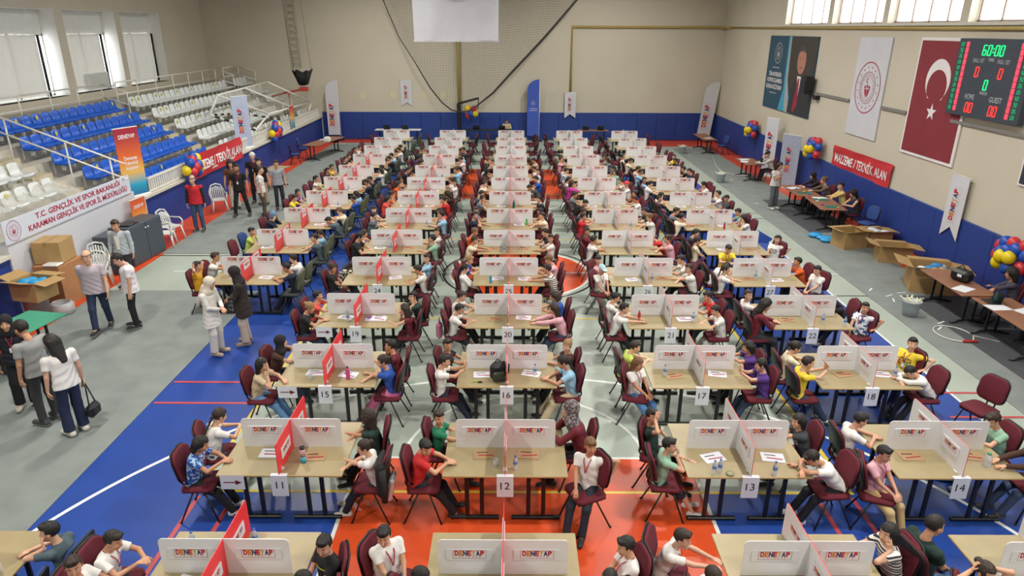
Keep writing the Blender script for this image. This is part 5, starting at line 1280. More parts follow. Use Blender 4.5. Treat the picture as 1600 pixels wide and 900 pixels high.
vs = [(a, .12*math.sin(i*2.2), b) for i, (a, b) in enumerate(top)]+[(a, .05*math.sin(i*2.2), b) for i, (a, b) in enumerate(bot)]; vs2 = [(a, b+.22, c) for a, b, c in vs]
m.add(vs+vs2, [(i, i+7, i+8, i+1) for i in range(6)]+[(i+14, i+15, i+22, i+21) for i in range(6)]+[(i, i+1, i+15, i+14) for i in range(6)]+[(i+7, i+21, i+22, i+8) for i in range(6)]+[(0, 14, 21, 7), (6, 13, 27, 20)], 0, True); m.build('black_cloth', mat('black_fabric', '141619', .8, bump=.4), t)
m = MB(); m.box((0, .1, -.42), (.42, .25, .22), bev=.02); m.tube([(-.15, .1, -.45), (-1.0, .3, -.62), (-1.9, .6, -.85)], .05, n=8); m.tube([(-.85, .2, -.6), (-.85, .2, -1.6)], .04, n=8); m.build('red_bracket', mat('red_painted_steel', 'b03a30', .5), t)
m = MB(); 
for s in (-.45, .48): m.tube([(s, .1, .5), (s-.35, .1, 6.0)], .008, n=4)
m.build('cables', M_black, t)
# portable goal lying over the stand seats
t = thing('goal_frame', 'white goal frame with net tipped over the white stand seats', 'goal'); m = MB()
C_, D_, E_, F_ = (-12.3, 29.4, 3.3), (-12.3, 35.6, 3.4), (-11.0, 31.6, 2.3), (-11.0, 38.4, 2.15); A_, B_, A2, B2 = (-12.3, 28.4, 2.62), (-12.3, 31.7, 2.3), (-10.98, 29.6, 1.85), (-11.0, 33.0, 1.9)
for a, b in ((C_, D_), (E_, F_), (C_, E_), (D_, F_), (tuple((Vector(C_)+Vector(D_))/2), tuple((Vector(E_)+Vector(F_))/2)), (C_, A_), (E_, A2), (F_, (-11.0, 37.8, 1.75)), (tuple((Vector(E_)+Vector(F_))/2), (-11, 34, 1.75))): m.tube([a, b], .04, n=8)
m.build('frame_tubes', M_metalw, t)
m = MB()
for a, b in ((A_, A2), (A_, B_), (B_, B2)):
    a, b = Vector(a), Vector(b)
    for k in range(10): m.tube([a+(b-a)*k/10, a+(b-a)*(k+1)/10], .045, k % 2, n=8)
m.build('striped_posts', [M_metalw, M_black], t)
m = MB(); a, b, c, d = [Vector(p) for p in (C_, D_, F_, E_)]
for k in range(1, 40): m.tube([a+(b-a)*k/40, (a+(b-a)*k/40)*.5+(d+(c-d)*k/40)*.5+Vector((0, 0, -.25)), d+(c-d)*k/40], .006, n=3)
for k in range(1, 10): m.tube([(a+(d-a)*k/10)*(1-j/8)+(b+(c-b)*k/10)*(j/8)+Vector((0, 0, -.5*math.sin(math.pi*k/10)*.5)) for j in range(9)], .006, n=3)
m.build('goal_net', mat('white_net_cord', 'cfccc0', .8, var=0), t)
# window bay furniture
m = MB(); m.box((XL-.42, 29.6, 3.85), (.10, 1.5, .62), bev=.01)
for i in range(22): m.box((XL-.365, 28.9+i*.067, 3.85), (.02, .045, .56))
m.build('radiator', M_white, label='white ribbed radiator under the middle stand window', cat='radiator')
slab('trim_6', [bx(a-.15, a+.15, YB-.012, YB, 2.25, 2.62) for a in (-8.4, -6.7, -4.9, -3.9)], mat('light_patch', 'cfc9a8', .8))
# ---------------------------------------------------------------- side tables, boxes, standing people, table items
M_brown = mat('walnut_top', '8a5f48', .45, var=.08, scale=4); M_card = mat('cardboard', 'a98a5c', .85, var=.06, scale=4); M_cardin = mat('cardboard_inside', '8f744c', .9, var=.05)
def side_table(label, c, rz, L, W, top, group=None, curved=True):
    t = thing('folding_table', label, 'table', c, rz, group); m = MB(); m.box((0, 0, .725), (L, W, .03), bev=.006); m.build('tabletop', top, t)
    for s in (-1, 1):
        m = MB(); x = s*(L/2-.22)
        for y in (-.1, .1): m.box((x, y, .38), (.04, .05, .66), bev=.006)
        if curved: m.tube([(x, -W*.48, .02), (x, -W*.25, .07), (x, 0, .1), (x, W*.25, .07), (x, W*.48, .02)], .028, n=8)
        else: m.box((x, 0, .03), (.06, W*.85, .05), bev=.01)
        m.box((x, 0, .695), (.05, W*.8, .03)); m.build('leg_frame', M_black, t)
    return t
RG = 'brown tables along the side wall'
side_table('brown folding table by the far corner of the side wall', (9.95, 35.9, 0), R_(90), 2.2, .7, M_brown, RG); side_table('brown folding table with papers, before the white roll-up banner', (10.0, 28.9, 0), R_(90), 1.6, .75, M_brown, RG)
side_table('brown craft table, far one of the two below the grey roll-up', (9.98, 23.35, 0), R_(88), 1.75, .8, M_brown, RG); side_table('brown craft table, near one of the two beside the open boxes', (10.05, 21.5, 0), R_(84), 1.75, .8, M_brown, RG)
side_table('brown table with black bag, beside the open box', (9.85, 14.2, 0), R_(88), 1.7, .75, M_brown, RG); side_table('brown table with white papers at the right picture edge', (9.95, 12.4, 0), R_(88), 1.7, .8, M_brown, RG)
side_table('pale table with crafts against the stand front wall', (-9.55, 26.7, 0), R_(72), 1.7, .75, M_maple, None, False); side_table('brown table with papers below the sunset pennant', (-9.3, 34.0, 0), R_(78), 3.0, .8, M_brown)
side_table('white-topped desk against the back wall, left one', (-6.3, 38.2, 0), 0, 2.5, .6, M_white); side_table('dark desk with monitors against the back wall by black pole', (-1.4, 38.2, 0), 0, 2.6, .6, M_dark); side_table('dark desk with laptops against the back wall, right one', (4.4, 38.2, 0), 0, 1.7, .6, M_brown)
side_table('green-topped craft table behind the headscarved woman', (-9.2, 11.55, 0), R_(80), 1.5, .85, mat('green_cutting_top', '3f9478', .5, var=.05))
def monitor(label, c, rz):
    t = thing('laptop', label, 'laptop', c, rz); m = MB(); m.box((0, 0, .01), (.34, .24, .018), bev=.004); m.build('keyboard_base', M_black, t); m = MB(); m.box((0, .13, .13), (.34, .012, .23), bev=.004, rot=(R_(-12), 0, 0)); m.build('screen', M_black, t)
for i, (x, y, lab) in enumerate(((-6.9, 38.2, 'black laptop on the white-topped back desk, left one'), (-5.9, 38.2, 'black laptop on the white-topped back desk, right one'), (-2.0, 38.2, 'black laptop at the black pole end of the dark desk'), (-.6, 38.2, 'black laptop before the seated man at the back desk'), (4.0, 38.2, 'black laptop on the right back desk, left one'), (4.8, 38.2, 'black laptop on the right back desk, right one'))): monitor(lab, (x, y, .741), R_(180 if i % 2 else 175))
monitor('blue-grey laptop before the man in black cap', (10.15, 28.3, .741), R_(-90)); monitor('dark laptop on the brown table by the right edge', (9.8, 13.0, .741), R_(-95))
def open_box(label, c, rz, w, d, h, flap=.22, fill=None, angs=(25, 30, 20, 35)):
    t = thing('cardboard_box', label, 'box', c, rz); m = MB(); th = .012
    for s in (-1, 1): m.box((s*(w/2), 0, h/2), (th, d, h)); m.box((0, s*(d/2), h/2), (w, th, h))
    m.box((0, 0, .008), (w, d, th)); m.build('box_body', M_card, t)
    for k, (sx, sy) in enumerate(((1, 0), (-1, 0), (0, 1), (0, -1))):
        f = MB(); a = R_(angs[k]); L = d if sx else w
        e = Vector((sx*w/2, sy*d/2, h)); dr = Vector((sx*math.cos(a), sy*math.cos(a), math.sin(a)*(.5 if k % 2 else -.3))).normalized(); al = Vector((0, 1, 0)) if sx else Vector((1, 0, 0))
        f.prism([(-L/2, 0), (L/2, 0), (L/2*.97, flap), (-L/2*.97, flap)], e, al, dr, .01); f.build('flap', M_card, t)
    if fill:
        f = MB(); rg = random.Random(len(label))
        for i in range(10): f.ball((rg.uniform(-w*.3, w*.3), rg.uniform(-d*.3, d*.3), h*.75+rg.uniform(0, .1)), rg.uniform(.07, .14), i % len(fill), 8, (1.2, 1, .6))
        o = f.build('packing_film', [mat('fill_'+q, q, .5) for q in fill], t)
    return t
def closed_box(label, c, rz, w, d, h, m=None):
    t = thing('cardboard_box', label, 'box', c, rz); b = MB(); b.box((0, 0, h/2), (w, d, h), bev=.006); b.build('box_body', m or M_card, t); b = MB(); b.box((0, 0, h+.001), (.07, d, .003)); b.box((0, -d/2-.001, h*.88), (.07, .003, h*.2)); b.build('packing_tape', mat('packing_tape', '9c7d4e', .3), t); return t
open_box('open cardboard box, farthest of the group beside the craft tables', (9.85, 19.2, .012), R_(12), .75, .62, .5); open_box('open cardboard box holding clear film, against the blue padding', (10.7, 19.4, 0), R_(5), .7, .55, .45, fill=['c9ccd8'])
open_box('open cardboard box in the middle of the group by the blue padding', (10.45, 17.9, 0), R_(-15), .8, .6, .45, .3); open_box('large open cardboard box full of blue packing beside the brown table', (10.2, 15.7, 0), R_(-20), .95, .8, .62, .36, fill=['2f80c0', 'd8dadd', 'a8865a'])
closed_box('tall brown cardboard box standing against the white stand wall', (-10.35, 14.75, 0), R_(-4), .62, .85, .95, mat('cardboard_reddish', 'a8764e', .85, var=.05)); closed_box('brown cardboard box stacked on the tall box', (-10.42, 14.8, .96), R_(6), .6, .62, .5)
open_box('open cardboard box with blue bag resting on the grey bin', (-10.12, 13.5, .56), R_(-12), .62, .55, .42, .28, fill=['2a92c8'])
m = MB(); m.lathe([(.20, 0), (.25, .55), (.26, .55)], n=24); m.build('grey_bin', mat('grey_blue_plastic', '8c9aa2', .4), loc=(-10.2, 13.55, 0), label='grey-blue plastic bin under the open box', cat='bin')
m = MB(); m.lathe([(.20, 0), (.25, .05), (.25, .22), (.19, .27), (.18, .27), (.2, .24)], n=24); m.build('clear_basin', mat('clear_basin_plastic', 'c4cdd0', .15, alpha=.6), loc=(-9.95, 13.95, .0), label='clear plastic basin on the orange floor strip', cat='basin')
m = MB(); m.box((0, 0, .03), (.34, .26, .05), bev=.02); m.build('white_tray', M_white, loc=(-9.95, 14.4, .96) if False else (-10.25, 14.42, .955), label='small white tray on the tall cardboard box', cat='tray')
def cabinet(label, c, rz, w, d, h):
    t = thing('grey_cabinet', label, 'cabinet', c, rz); m = MB(); m.box((0, 0, h/2), (w, d, h), bev=.008); m.build('cabinet_body', mat('slate_laminate', '434b54', .5, var=.03), t)
    for s in (-1, 1): m = MB(); m.box((s*w/4, -d/2-.008, h/2), (w/2-.02, .016, h-.06), bev=.004); o = m.build('door', mat('slate_laminate', '434b54'), t); m = MB(); m.lathe([(.02, 0), (.025, .02)], n=10); k = m.build('lock', M_metalw, o); k.location = (s*.06, -d/2-.03, h*.85); k.rotation_euler = (R_(90), 0, 0)
    return t
cabinet('wide slate-grey cabinet with two doors by the plastic chairs', (-10.2, 17.85, 0), R_(86), 1.5, .55, 1.05); cabinet('dark cabinet behind the man in light jacket', (-10.3, 16.75, 0), R_(88), .6, .5, 1.0)
t = thing('papers_tray', 'black tray with papers on the wide grey cabinet', 'tray', (-10.2, 17.5, 1.052)); m = MB(); m.box((0, 0, .02), (.35, .5, .035), bev=.01); m.build('tray', M_black, t)
def plastic_chair(label, c, rz):
    t = thing('plastic_chair', label, 'chair', c, rz, 'white plastic garden chairs'); mw = mat('white_garden_plastic', 'd4d7d4', .35, var=.01)
    m = MB(); m.prism(rrect(.44, .44, .08), (0, 0, .42), (1, 0, 0), (0, 1, 0), .025); m.build('seat', mw, t); m = MB()
    N_ = 7
    for i in range(N_): a = -.17+.34*i/(N_-1); m.tube([(-.20, a, .42), (-.25, a*1.1, .62), (-.30, a*.95, .84-.06*abs(a)/.17)], .018, n=6)
    m.tube([(-.21, -.22, .42), (-.27, -.235, .66), (-.31, -.15, .86), (-.32, 0, .90), (-.31, .15, .86), (-.27, .235, .66), (-.21, .22, .42)], .024, n=8); m.build('backrest', mw, t)
    for s in (-1, 1): m = MB(); m.tube([(-.26, s*.24, .63), (.12, s*.27, .64), (.22, s*.25, .58), (.22, s*.23, .4)], .022, n=8); m.build('armrest', mw, t)
    for sx in (-1, 1):
        for sy in (-1, 1): m = MB(); m.tube([(sx*.19, sy*.19, .42), (sx*.25, sy*.25, 0)], [.03, .022], n=8); m.build('leg', mw, t)
    return t
plastic_chair('white plastic chair by the blue wall, far one of the pair by the cabinet', (-10.15, 19.6, 0), R_(-20)); plastic_chair('white plastic chair nearest the wide grey cabinet', (-10.0, 18.9, 0), R_(15)); plastic_chair('white plastic chair behind the man in polo shirt', (-9.95, 15.4, 0), R_(-70)); plastic_chair('white plastic chair behind the man in jacket', (-10.3, 16.1, .0), R_(-60)); plastic_chair('white plastic chair by the blue wall behind the man in black', (-10.1, 23.0, 0), R_(-60))
chair('blue', -10.1, 31.8, R_(20), 'empty blue chair at the papers table, nearer one'); chair('blue', -10.2, 33.4, R_(10), 'empty blue chair at the papers table, farther one'); chair('blue', 10.75, 19.95+.15, R_(200), 'empty blue chair beside the craft tables')
chair('blue', 10.6, 34.8, R_(200), 'dark blue chair by the far side-wall table')
def bucket(label, c):
    t = thing('clear_bucket', label, 'bucket', c, 0, 'clear waste buckets on the carpet'); m = MB(); m.lathe([(.15, 0), (.19, .36), (.2, .36), (.2, .34)], n=20); m.build('bucket_body', mat('cloudy_plastic', 'c3ccd2', .25, alpha=.75), t); m = MB(); rg = random.Random(3)
    for i in range(14): m.tube([(rg.uniform(-.14, .14), rg.uniform(-.14, .14), .22), (rg.uniform(-.22, .22), rg.uniform(-.22, .22), .42)], .012, n=4)
    o = m.build('paper_scraps', mat('scrap_paper', 'd6d4b4', .8), t); o['kind'] = 'stuff'
bucket('clear bucket of paper strips near the far corner of carpet', (8.65, 35.1, .012)); bucket('clear bucket of paper strips by the white cable on carpet', (8.62, 28.1, .012)); bucket('clear bucket of paper strips at the near carpet edge', (8.83, 14.0, .012))
rg = random.Random(12); k = 0
for x, y, a in ((8.9, 34.6, 20), (9.25, 28.6, 60), (9.0, 15.2, 30), (8.75, 15.6, 50), (9.3, 14.9, 20), (9.1, 13.3, 45), (8.95, 14.9, 70), (9.4, 15.4, 10), (9.3, 13.6, 30), (8.9, 24.4, 40)):
    m = MB(); m.box((0, 0, .004), (.24, .035, .004)); m.build('paper_strip', M_paper, loc=(x, y, .013), rz=R_(a), label='pale paper strip lying on the right carpet', cat='paper strip', group='paper strips on the right carpet')
m = MB(); m.tube([(10.0, 34.4, .03), (9.4, 31.5, .03), (9.3, 30.2, .03), (9.7, 29.4, .03), (9.9, 28.6, .2)], .012, n=6); m.build('white_cable', M_white, label='white cable running along the right carpet', cat='cable')
m = MB(); m.tube([(9.2+.35*math.cos(a), 13.0+.4*math.sin(a), .03) for a in np.linspace(0, 6, 24)]+[(9.9, 12.6, .03)], .012, n=6); m.box((9.3, 12.6, .04), (.3, .07, .04), 1, bev=.01); m.build('extension_cable', [M_white, mat('red_plug', 'a83030', .5)], label='coiled white extension cable with red socket on carpet', cat='cable')
# craft things on the side tables
def sheet(name, label, x, y, z, w, d, rz, m, cat='paper', group=None, th=.003):
    b = MB(); b.box((0, 0, th/2), (w, d, th)); return b.build(name, m, loc=(x, y, z), rz=R_(rz), label=label, cat=cat, group=group)
M_green = mat('green_cutting_mat', '1f6a58', .6)
for i, (x, y, rz, lab) in enumerate(((9.95, 23.0, 5, 'green cutting mat on the far craft table'), (10.1, 21.95, -6, 'green cutting mat at the far end of the near craft table'), (10.05, 21.0, 4, 'green cutting mat at the near corner of craft table'))): sheet('cutting_mat', lab, x, y, .742, .45, .32, rz, M_green, 'cutting mat')
for x, y, rz, lab in ((9.85, 23.7, 20, 'white sheet on the far craft table'), (10.15, 22.2, 0, 'white sheet between the green mats'), (9.75, 12.7, 5, 'white sheet at the open edge of the right edge table'), (10.2, 12.5, 20, 'white sheet beside the green bottle'), (9.7, 13.75, 30, 'small white sheet near the black bag'), (9.9, 29.3, 10, 'white sheet on the table by white roll-up'), (9.75, 28.8, 70, 'second white sheet hanging over the roll-up table'), (-9.4, 34.4, 12, 'white sheet on the table under the pennant'), (10.0, 35.4, 30, 'white sheet on the far corner table')): sheet('paper_sheet', lab, x, y, .742, .42, .3, rz, M_paper)
m = MB(); m.box((0, 0, .14), (.42, .28, .26), bev=.06); m.tube([(-.12, -.05, .26), (0, -.05, .38), (.12, -.05, .26)], .012); m.box((.05, -.15, .16), (.1, .01, .06), 1); m.build('black_bag', [M_black, M_paper], loc=(9.95, 14.25, .742), rz=R_(-70), label='black bag standing on the brown table', cat='bag')
m = MB(); m.lathe([(.035, 0), (.037, .16), (.015, .2), (.017, .23)], n=12); m.build('green_flask', mat('green_flask', '14504a', .4), loc=(9.85, 12.95, .742), label='dark green flask on the right edge table', cat='bottle')
m = MB(); m.box((0, 0, .1), (.3, .3, .2), bev=.03); m.box((0, 0, .22), (.2, .22, .05), bev=.02); m.build('paper_stack', M_white, loc=(-9.05, 33.7, .742), label='stack of white packs on the table under the pennant', cat='pack')
rg = random.Random(9)
for i in range(14):
    x, y = (rg.uniform(9.8, 10.3), rg.uniform(20.8, 24.0)) if i < 9 else (rg.uniform(-9.8, -9.3), rg.uniform(26.1, 27.3)); cc = rg.choice(['c03038', 'd8d4c8', '2f80c0', 'd8a84a', '7a4a9c'])
    m = MB(); m.box((0, 0, .02), (rg.uniform(.06, .14), rg.uniform(.05, .1), .035), bev=.01); m.build('craft_piece', mat('craft_'+cc, cc, .6), loc=(x, y, .742), rz=rg.uniform(0, 3), label='small coloured craft piece on the %s craft table' % ('side wall' if i < 9 else 'stand wall'), cat='craft piece', group='craft pieces on %s table' % ('side wall' if i < 9 else 'stand wall'))
m = MB()
for i in range(5): m.ball((rg.uniform(-.3, .3), rg.uniform(-.3, .3), .06), .16, 0, 8, (1.4, 1, .4))
m.build('blue_film', mat('blue_plastic_film', '2f9ad8', .35), loc=(9.35, 19.9, .012), label='bright blue plastic film on the carpet by the boxes', cat='plastic film')
# ---- adults
AD = 'adults standing around the hall'
def adult(label, x, y, ang, pose, **k): return person(label, x, y, R_(ang), pose, lod=k.pop('lod', 0), group=AD, **k)
adult('man in lilac polo shirt, glasses and blue jeans walking', -8.5, 13.0, -75, 'walk', hair='balding', hairc='6f655c', shirt='polo', shirtc='b3a8b2', pantsc='232f4c', shoec='1a1c22', glasses=True, girth=1.35, scale=1.04)
adult('man in white polo shirt and black trousers looking aside', -7.9, 13.2, -150, 'stand', hair='short', shirtc='d6d0d6', shirt='polo', pantsc='191a1d', shoec='1b1b1d', girth=1.4, hp=30, scale=.98)
jk = adult('man in light grey jacket over white shirt', -9.35, 15.6, -85, 'stand', hair='short', hairc='3a2a20', shirt='long', shirtc='a9b2ba', pantsc='2a2c32', hp=18, girth=1.1, scale=1.0)
shirt_print(jk, pose_data('stand', 0, hp=18, girth=1.1), 'front')
adult('woman in cream suit and beige headscarf', -5.72, 11.95, -10, 'clasp', hair='hijab_drape', hairc='cfc4b4', shirt='coat', shirtc='d6d2cb', pants='wide', pantsc='cfcac2', shoec='b5a08a', scale=.93)
adult('woman in dark brown blazer and black headscarf', -5.28, 12.4, 190, 'clasp', hair='hijab', hairc='221b1c', shirt='coat', shirtc='2b211e', pants='wide', pantsc='bba99d', shoec='8f7a66', scale=.96)
adult('man in red vest and jeans before the balloons', -9.7, 20.5, -85, 'stand', hair='balding', hairc='3a2d24', shirt='long', shirtc='1f2227', extra='b8202c', pantsc='34506f', shoec='2c2a28', hp=4, scale=1.02)
adult('bearded man in black with lanyard striding', -9.05, 22.3, -80, 'stride', hair='short', shirtc='15161a', pantsc='16171b', lanyard=True, glasses=True, beard=True, girth=1.1, scale=1.03)
adult('man in black tee and white cap behind others', -9.2, 24.2, -80, 'stand', hair='capback', hairc='c9c6c4', shirtc='17181c', pantsc='1a1c22', lanyard=True, scale=1.06)
adult('curly-haired man in brown top behind the bearded man', -9.65, 23.3, -70, 'stand', hair='curly', shirtc='5a3a2a', pantsc='c6c2ba', scale=1.0)
adult('young man in black tee leaning beside craft table', -8.85, 23.9, -95, 'stand', hair='short', shirtc='15161a', pantsc='b09f8c', lanyard=True, scale=.98, lean=6)
adult('man in white tee and khaki trousers facing away', -8.3, 22.2, 20, 'stand', hair='short', hairc='2e211a', shirtc='d2cfcb', pantsc='4d473c', girth=1.2, scale=1.0)
adult('man in grey shirt behind the man in white tee', -8.1, 23.3, -60, 'stand', hair='short', hairc='2e211a', shirtc='8d8f98', pantsc='23252b', glasses=True, scale=1.0)
adult('woman in black headscarf, navy top and red lanyard', -8.05, 9.95, -62, 'stand', hair='hijab', hairc='14151b', shirt='long', shirtc='171b26', pants='wide', pantsc='15161b', shoec='c9bfae', lanyard=True, scale=.97)
adult('young man in grey tee with hand at chest', -7.35, 9.45, 160, 'chest', hair='short', shirtc='8f8f90', pantsc='38393c', shoec='3a3b3e', hp=24, lanyard=True, scale=1.04)
adult('woman with long black hair, white top, navy trousers', -6.75, 9.15, 150, 'bag', hair='long', shirtc='d8d4d2', pants='wide', pantsc='1b2544', shoec='cfcac0', scale=.98)
adult('person in black robe at the left picture edge', -7.75, 8.35, 30, 'stand', hair='hijab', hairc='14151b', shirt='coat', shirtc='15161a', pants='wide', pantsc='101114', shoec='cfc7b4', scale=1.0)
adult('woman in white top and grey wide trousers standing', 9.15, 23.6, -60, 'chest', hair='long', shirtc='cfccca', pants='wide', pantsc='585c60', shoec='cfcfca', lod=1, scale=.98)
def sit_adult(label, x, y, ang, pose, **k): k.setdefault('s', .97); return person(label, x, y, R_(ang), pose, lod=k.pop('lod', 1), group='helpers seated at the side tables', **k)
for lab, x, y, a, po, kw in (('woman in dark maroon top and black headscarf leaning', 10.75, 24.0, 190, 'reach', dict(hair='hijab', hairc='1d1518', shirt='long', shirtc='33202c')), ('woman with brown hair and taupe top at craft table', 10.8, 23.2, 180, 'reach', dict(hair='bun', hairc='6b4f35', shirt='long', shirtc='6b5c50')),
        ('person in pale yellow top at the near craft table', 10.85, 22.2, 170, 'fold', dict(hair='short', hairc='2a1c14', shirt='long', shirtc='cfb873')), ('woman with long black hair and beige top crafting', 10.8, 21.2, 185, 'rest', dict(hair='curly', shirt='vest', shirtc='2a2a30')),
        ('man in white shirt and black cap at a laptop', 10.65, 28.3, 175, 'reach', dict(hair='cap', hairc='1a1a1d', shirt='long', shirtc='c9c7c4')), ('woman with long black hair and grey top at black bag', 10.6, 13.6, 150, 'fold', dict(hair='curly', shirt='long', shirtc='3f3c4a')),
        ('woman in maroon headscarf and black top, right edge', 10.75, 12.6, 185, 'chinl', dict(hair='hijab', hairc='4a1422', shirt='long', shirtc='1a1a20')), ('man in cream top at the back wall desk', -.35, 38.85, -90, 'rest', dict(hair='short', shirt='long', shirtc='c9b48c', lod=2))):
    sit_adult(lab, x, y, a, po, **kw); chair('maroon' if x > 5 else 'dark green', x, y, R_(a), 'chair under the %s' % ' '.join(lab.split()[:7]), near=False)
# vest front for the man in red
# ---- things on the school tables
M_pet = mat('clear_bottle', 'd6dee6', .08, alpha=.45, var=0); M_capb = mat('blue_cap', '3d62b8', .4, var=0); M_labelb = mat('bottle_label', '5a86c8', .5, var=0)
def bottle_mesh(body, cap_, lab, r=.03, h=.2):
    m = MB(); m.lathe([(r*.9, 0), (r, .01), (r, h*.3), (r*.94, h*.4), (r, h*.5), (r, h*.68), (r*.45, h*.88), (r*.42, h*.93)], n=14); m.lathe([(r*.48, h*.92), (r*.48, h)], mi=1, n=12)
    if lab: m.lathe([(r*1.02, h*.42), (r*1.02, h*.62)], mi=2, n=14, caps=False)
    return m.mesh('water_bottle', [body, cap_, lab or body])
ME_B = {'bottle': bottle_mesh(M_pet, M_capb, M_labelb), 'pink': bottle_mesh(mat('pink_flask', 'c24a8a', .3, var=0), M_black, None, .035, .22), 'red': bottle_mesh(mat('red_drink', 'b8303a', .3, var=0), M_capb, None), 'green': bottle_mesh(mat('green_bottle', '3faa4a', .3, var=0), M_white, None), 'teal': bottle_mesh(mat('teal_bottle', '1f6f6c', .3, var=0), M_black, None, .04, .24),
        'blueb': bottle_mesh(mat('blue_drink', '3c9ac0', .2, alpha=.8, var=0), M_white, None), 'jar': bottle_mesh(M_pet, mat('green_cap', '2f8a6a', .4, var=0), None, .05, .19)}
m = MB(); m.lathe([(.032, 0), (.036, .09)], mi=0, n=14); m.lathe([(.036, .09), (.036, .20)], mi=1, n=14); m.lathe([(.034, .20), (.034, .23)], mi=2, n=14); ME_B['cup'] = m.mesh('drink_tumbler', [mat('cyan_drink', '3aa8c8', .3, var=0), mat('pink_tumbler', 'c9a0a6', .3, alpha=.8, var=0), M_black])
m = MB(); m.lathe([(.028, 0), (.035, .09), (.033, .09), (.027, .01)], n=14, caps=False); ME_B['glass'] = m.mesh('plastic_cup', [M_pet])
m = MB(); m.lathe([(.05, 0), (.05, .025), (.03, .03), (.0, .03)], n=16); ME_B['tin'] = m.mesh('round_tin', [mat('khaki_tin', '8a8a6a', .4)])
ITEMS = [('cup', -2.66, 7.38), ('bottle', 0.05, 7.25), ('bottle', 2.53, 7.17), ('bottle', 2.61, 7.20), ('tin', 2.73, 7.16), ('glass', -0.2, 7.33), ('bottle', 3.28, 7.15), ('jar', 6.06, 7.36), ('glass', -3.19, 9.6), ('pink', -2.59, 9.6), ('bottle', 0.37, 9.75), ('bottle', 2.45, 9.75), ('bottle', 6.12, 9.72), ('bottle', -3.11, 11.88), ('red', 2.42, 11.98), ('bottle', 3.44, 11.92), ('bottle', 5.87, 11.85), ('blueb', -0.47, 14.0), ('glass', 2.78, 14.02), ('bottle', 3.07, 14.1), ('bottle', 5.41, 14.3), ('bottle', 5.71, 16.43), ('green', 0.4, 18.75), ('teal', -0.06+.1, 20.68), ('bottle', -3.4, 5.85), ('bottle', -2.75, 5.9), ('bottle', -3.03, 16.3), ('bottle', 6.24, 11.75), ('bottle', -.2, 16.2), ('bottle', -5.4, 20.7), ('bottle', -5.6, 23.0), ('blueb', -2.6, 25.0), ('bottle', 3.3, 18.4), ('red', 5.9, 18.4), ('bottle', -2.4, 18.5)]
def near_table(x, y):
    c = min(COLS, key=lambda k: abs(colx(k, 3)-x)); r = min(range(14), key=lambda k: abs(ROWY[k]-y)); return c, r
INAME = {'cup': ('drink_tumbler', 'pink and cyan tumbler', 'tumbler'), 'bottle': ('water_bottle', 'clear water bottle with blue cap', 'bottle'), 'glass': ('plastic_cup', 'clear plastic cup', 'cup'), 'tin': ('round_tin', 'round khaki tin', 'tin'), 'jar': ('clear_jar', 'clear jar with green lid', 'jar'), 'pink': ('drink_flask', 'bright pink flask with black lid', 'flask'), 'red': ('drink_bottle', 'red drink bottle', 'bottle'), 'green': ('drink_bottle', 'green drink bottle', 'bottle'), 'teal': ('drink_flask', 'dark teal flask', 'flask'), 'blueb': ('drink_bottle', 'light blue drink bottle', 'bottle')}
seen = {}
for kd, x, y in ITEMS:
    c, r = near_table(x, y); nm, lab, cat = INAME[kd]; sd = 'left' if x < colx(c, r) else 'right'; key = (kd, c, r, sd); seen[key] = seen.get(key, 0)+1
    link(nm, ME_B[kd], None, loc=(x, y, TZ+.001), label='%s%s on %s half, %s' % ('second ' if seen[key] > 1 else '', lab, sd, tref(c, r)), cat=cat)
M_kraft = mat('kraft_paper', 'a98a66', .7, var=.05); M_sketch = [M_paper, mat('pencil_red', 'b03040', .6, var=0), M_black]
rg = random.Random(21)
for c, r in STN:
    if r > 9: continue
    for s, sd in ((-1, 'left'), (1, 'right')):
        x, y = colx(c, r)+s*rg.uniform(.24, .42), ROWY[r]-rg.uniform(.14, .24); kraft = rg.random() < .35
        if rg.random() < .2 and r > 1: continue
        m = MB(); m.box((0, 0, .004), (.29, .2, .006), 0); m.box((.02, -.03, .011), (.2, .012, .007), 1, rot=(0, 0, rg.uniform(-.3, .3))); m.box((-.03, .04, .010), (.14, .008, .006), 2)
        m.build('craft_kit', [M_kraft if kraft else M_paper, M_sketch[1], M_black], loc=(x, y, TZ+.001), rz=rg.uniform(-.3, .3), label='%s worksheet with pencils, %s half, %s' % ('brown' if kraft else 'white', sd, tref(c, r)), cat='worksheet')
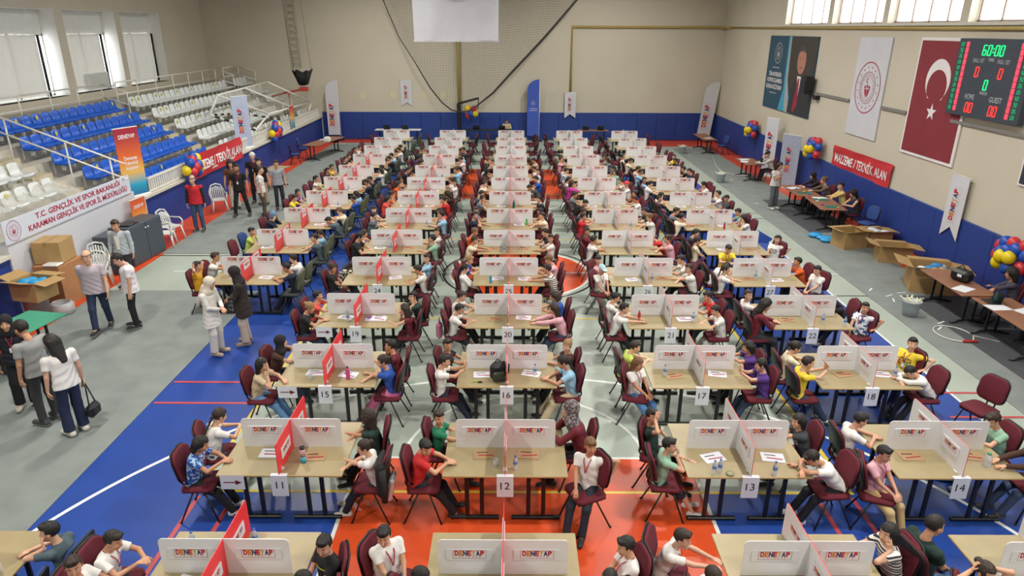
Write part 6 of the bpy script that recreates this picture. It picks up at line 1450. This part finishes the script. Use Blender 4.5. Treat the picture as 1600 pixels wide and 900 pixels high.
# backpack on table 16, flyer on 19, box of car keys
t = thing('backpack', 'black backpack standing on third row, middle column', 'backpack', (-.22, 9.62, TZ+.001), R_(20)); m = MB(); m.box((0, 0, .15), (.26, .16, .3), bev=.06); m.build('bag_body', mat('black_nylon', '17191d', .6, bump=.2), t); m = MB(); m.box((-.02, -.1, .1), (.2, .06, .16), bev=.03); m.build('front_pocket', mat('olive_nylon', '3a4034', .6), t)
m = MB(); m.tube([(-.05, .02, .29), (0, .02, .35), (.05, .02, .29)], .01); m.tube([(.11, .08, .26), (.2, .04, .2), (.18, .02, .06)], .014); m.build('strap', M_black, t)
sheet('colour_flyer', 'purple and orange printed flyer on fourth row, second column', -2.62, 12.02, TZ+.002, .38, .24, 8, pattern_mat('flyer_print', 'n', 'c8c4d8', '7a4a9c', 9), 'flyer')
m = MB(); m.tube([(-.08, 0, .01), (-.02, .04, .01), (.03, 0, .01)], .01, 0); m.box((.05, .0, .012), (.07, .035, .02), 1, bev=.008); m.build('key_bunch', [mat('lime_strap', 'a8c83a', .5), M_black], loc=(-.55, 9.5, TZ+.001), label='lime green key strap on third row, middle column', cat='keys')
# jacket with silver bag over a chair, pink bag, handbag
t = thing('jacket', 'black jacket hanging on the back of the chair at second row', 'jacket', (-1.63, 7.25, 0)); m = MB(); m.box((0, 0, .66), (.12, .40, .52), bev=.05); m.build('jacket_body', mat('black_jacket', '1a1b1e', .8, bump=.4, scale=20), t); m = MB(); m.tube([(.03, -.2, .85), (.06, -.23, .6), (.05, -.2, .4)], .045); m.build('sleeve', mat('black_jacket', '1a1b1e'), t)
m = MB(); m.box((0, 0, .16), (.07, .24, .34), bev=.03); m.build('silver_bag', mat('silver_foil', 'b9bec0', .25, metal=.6, bump=.3), loc=(-1.53, 7.12, .42), rot=(0, R_(10), 0), label='crumpled silver bag hanging beside the black jacket', cat='bag')
m = MB(); m.box((0, 0, .16), (.12, .2, .32), bev=.05); m.tube([(0, -.05, .3), (0, 0, .42), (0, .05, .3)], .012); m.build('pink_bag', pattern_mat('pink_bag_cloth', 'stripe', 'd890ac', '7a3550', 20), loc=(-1.38, 11.85, .42), label='pink striped bag hung behind chair at fourth row, second column', cat='bag')
t = thing('handbag', 'black handbag held by the woman in navy trousers', 'handbag', (-6.58, 9.36, .2)); m = MB(); m.box((0, 0, .12), (.14, .26, .22), bev=.05); m.build('bag_body', mat('black_leather', '17171a', .35), t); m = MB(); m.tube([(0, -.08, .22), (-.03, -.02, .5), (-.05, .0, .62)], .01); m.tube([(0, .08, .22), (-.03, .02, .5), (-.05, .0, .62)], .01); m.build('strap', M_black, t)
t = thing('tote_banner', 'small blue flag sheet standing on fifth table row, rightmost column', 'sheet', (6.3, 16.95, TZ)); m = MB(); m.prism([(0, .02), (0, .36), (.42, .12), (.30, -.0)], (0, 0, .03), (1, 0, 0), (0, 0, 1), .008); m.build('blue_panel', mat('blue_board', '2a50a8', .5), t)
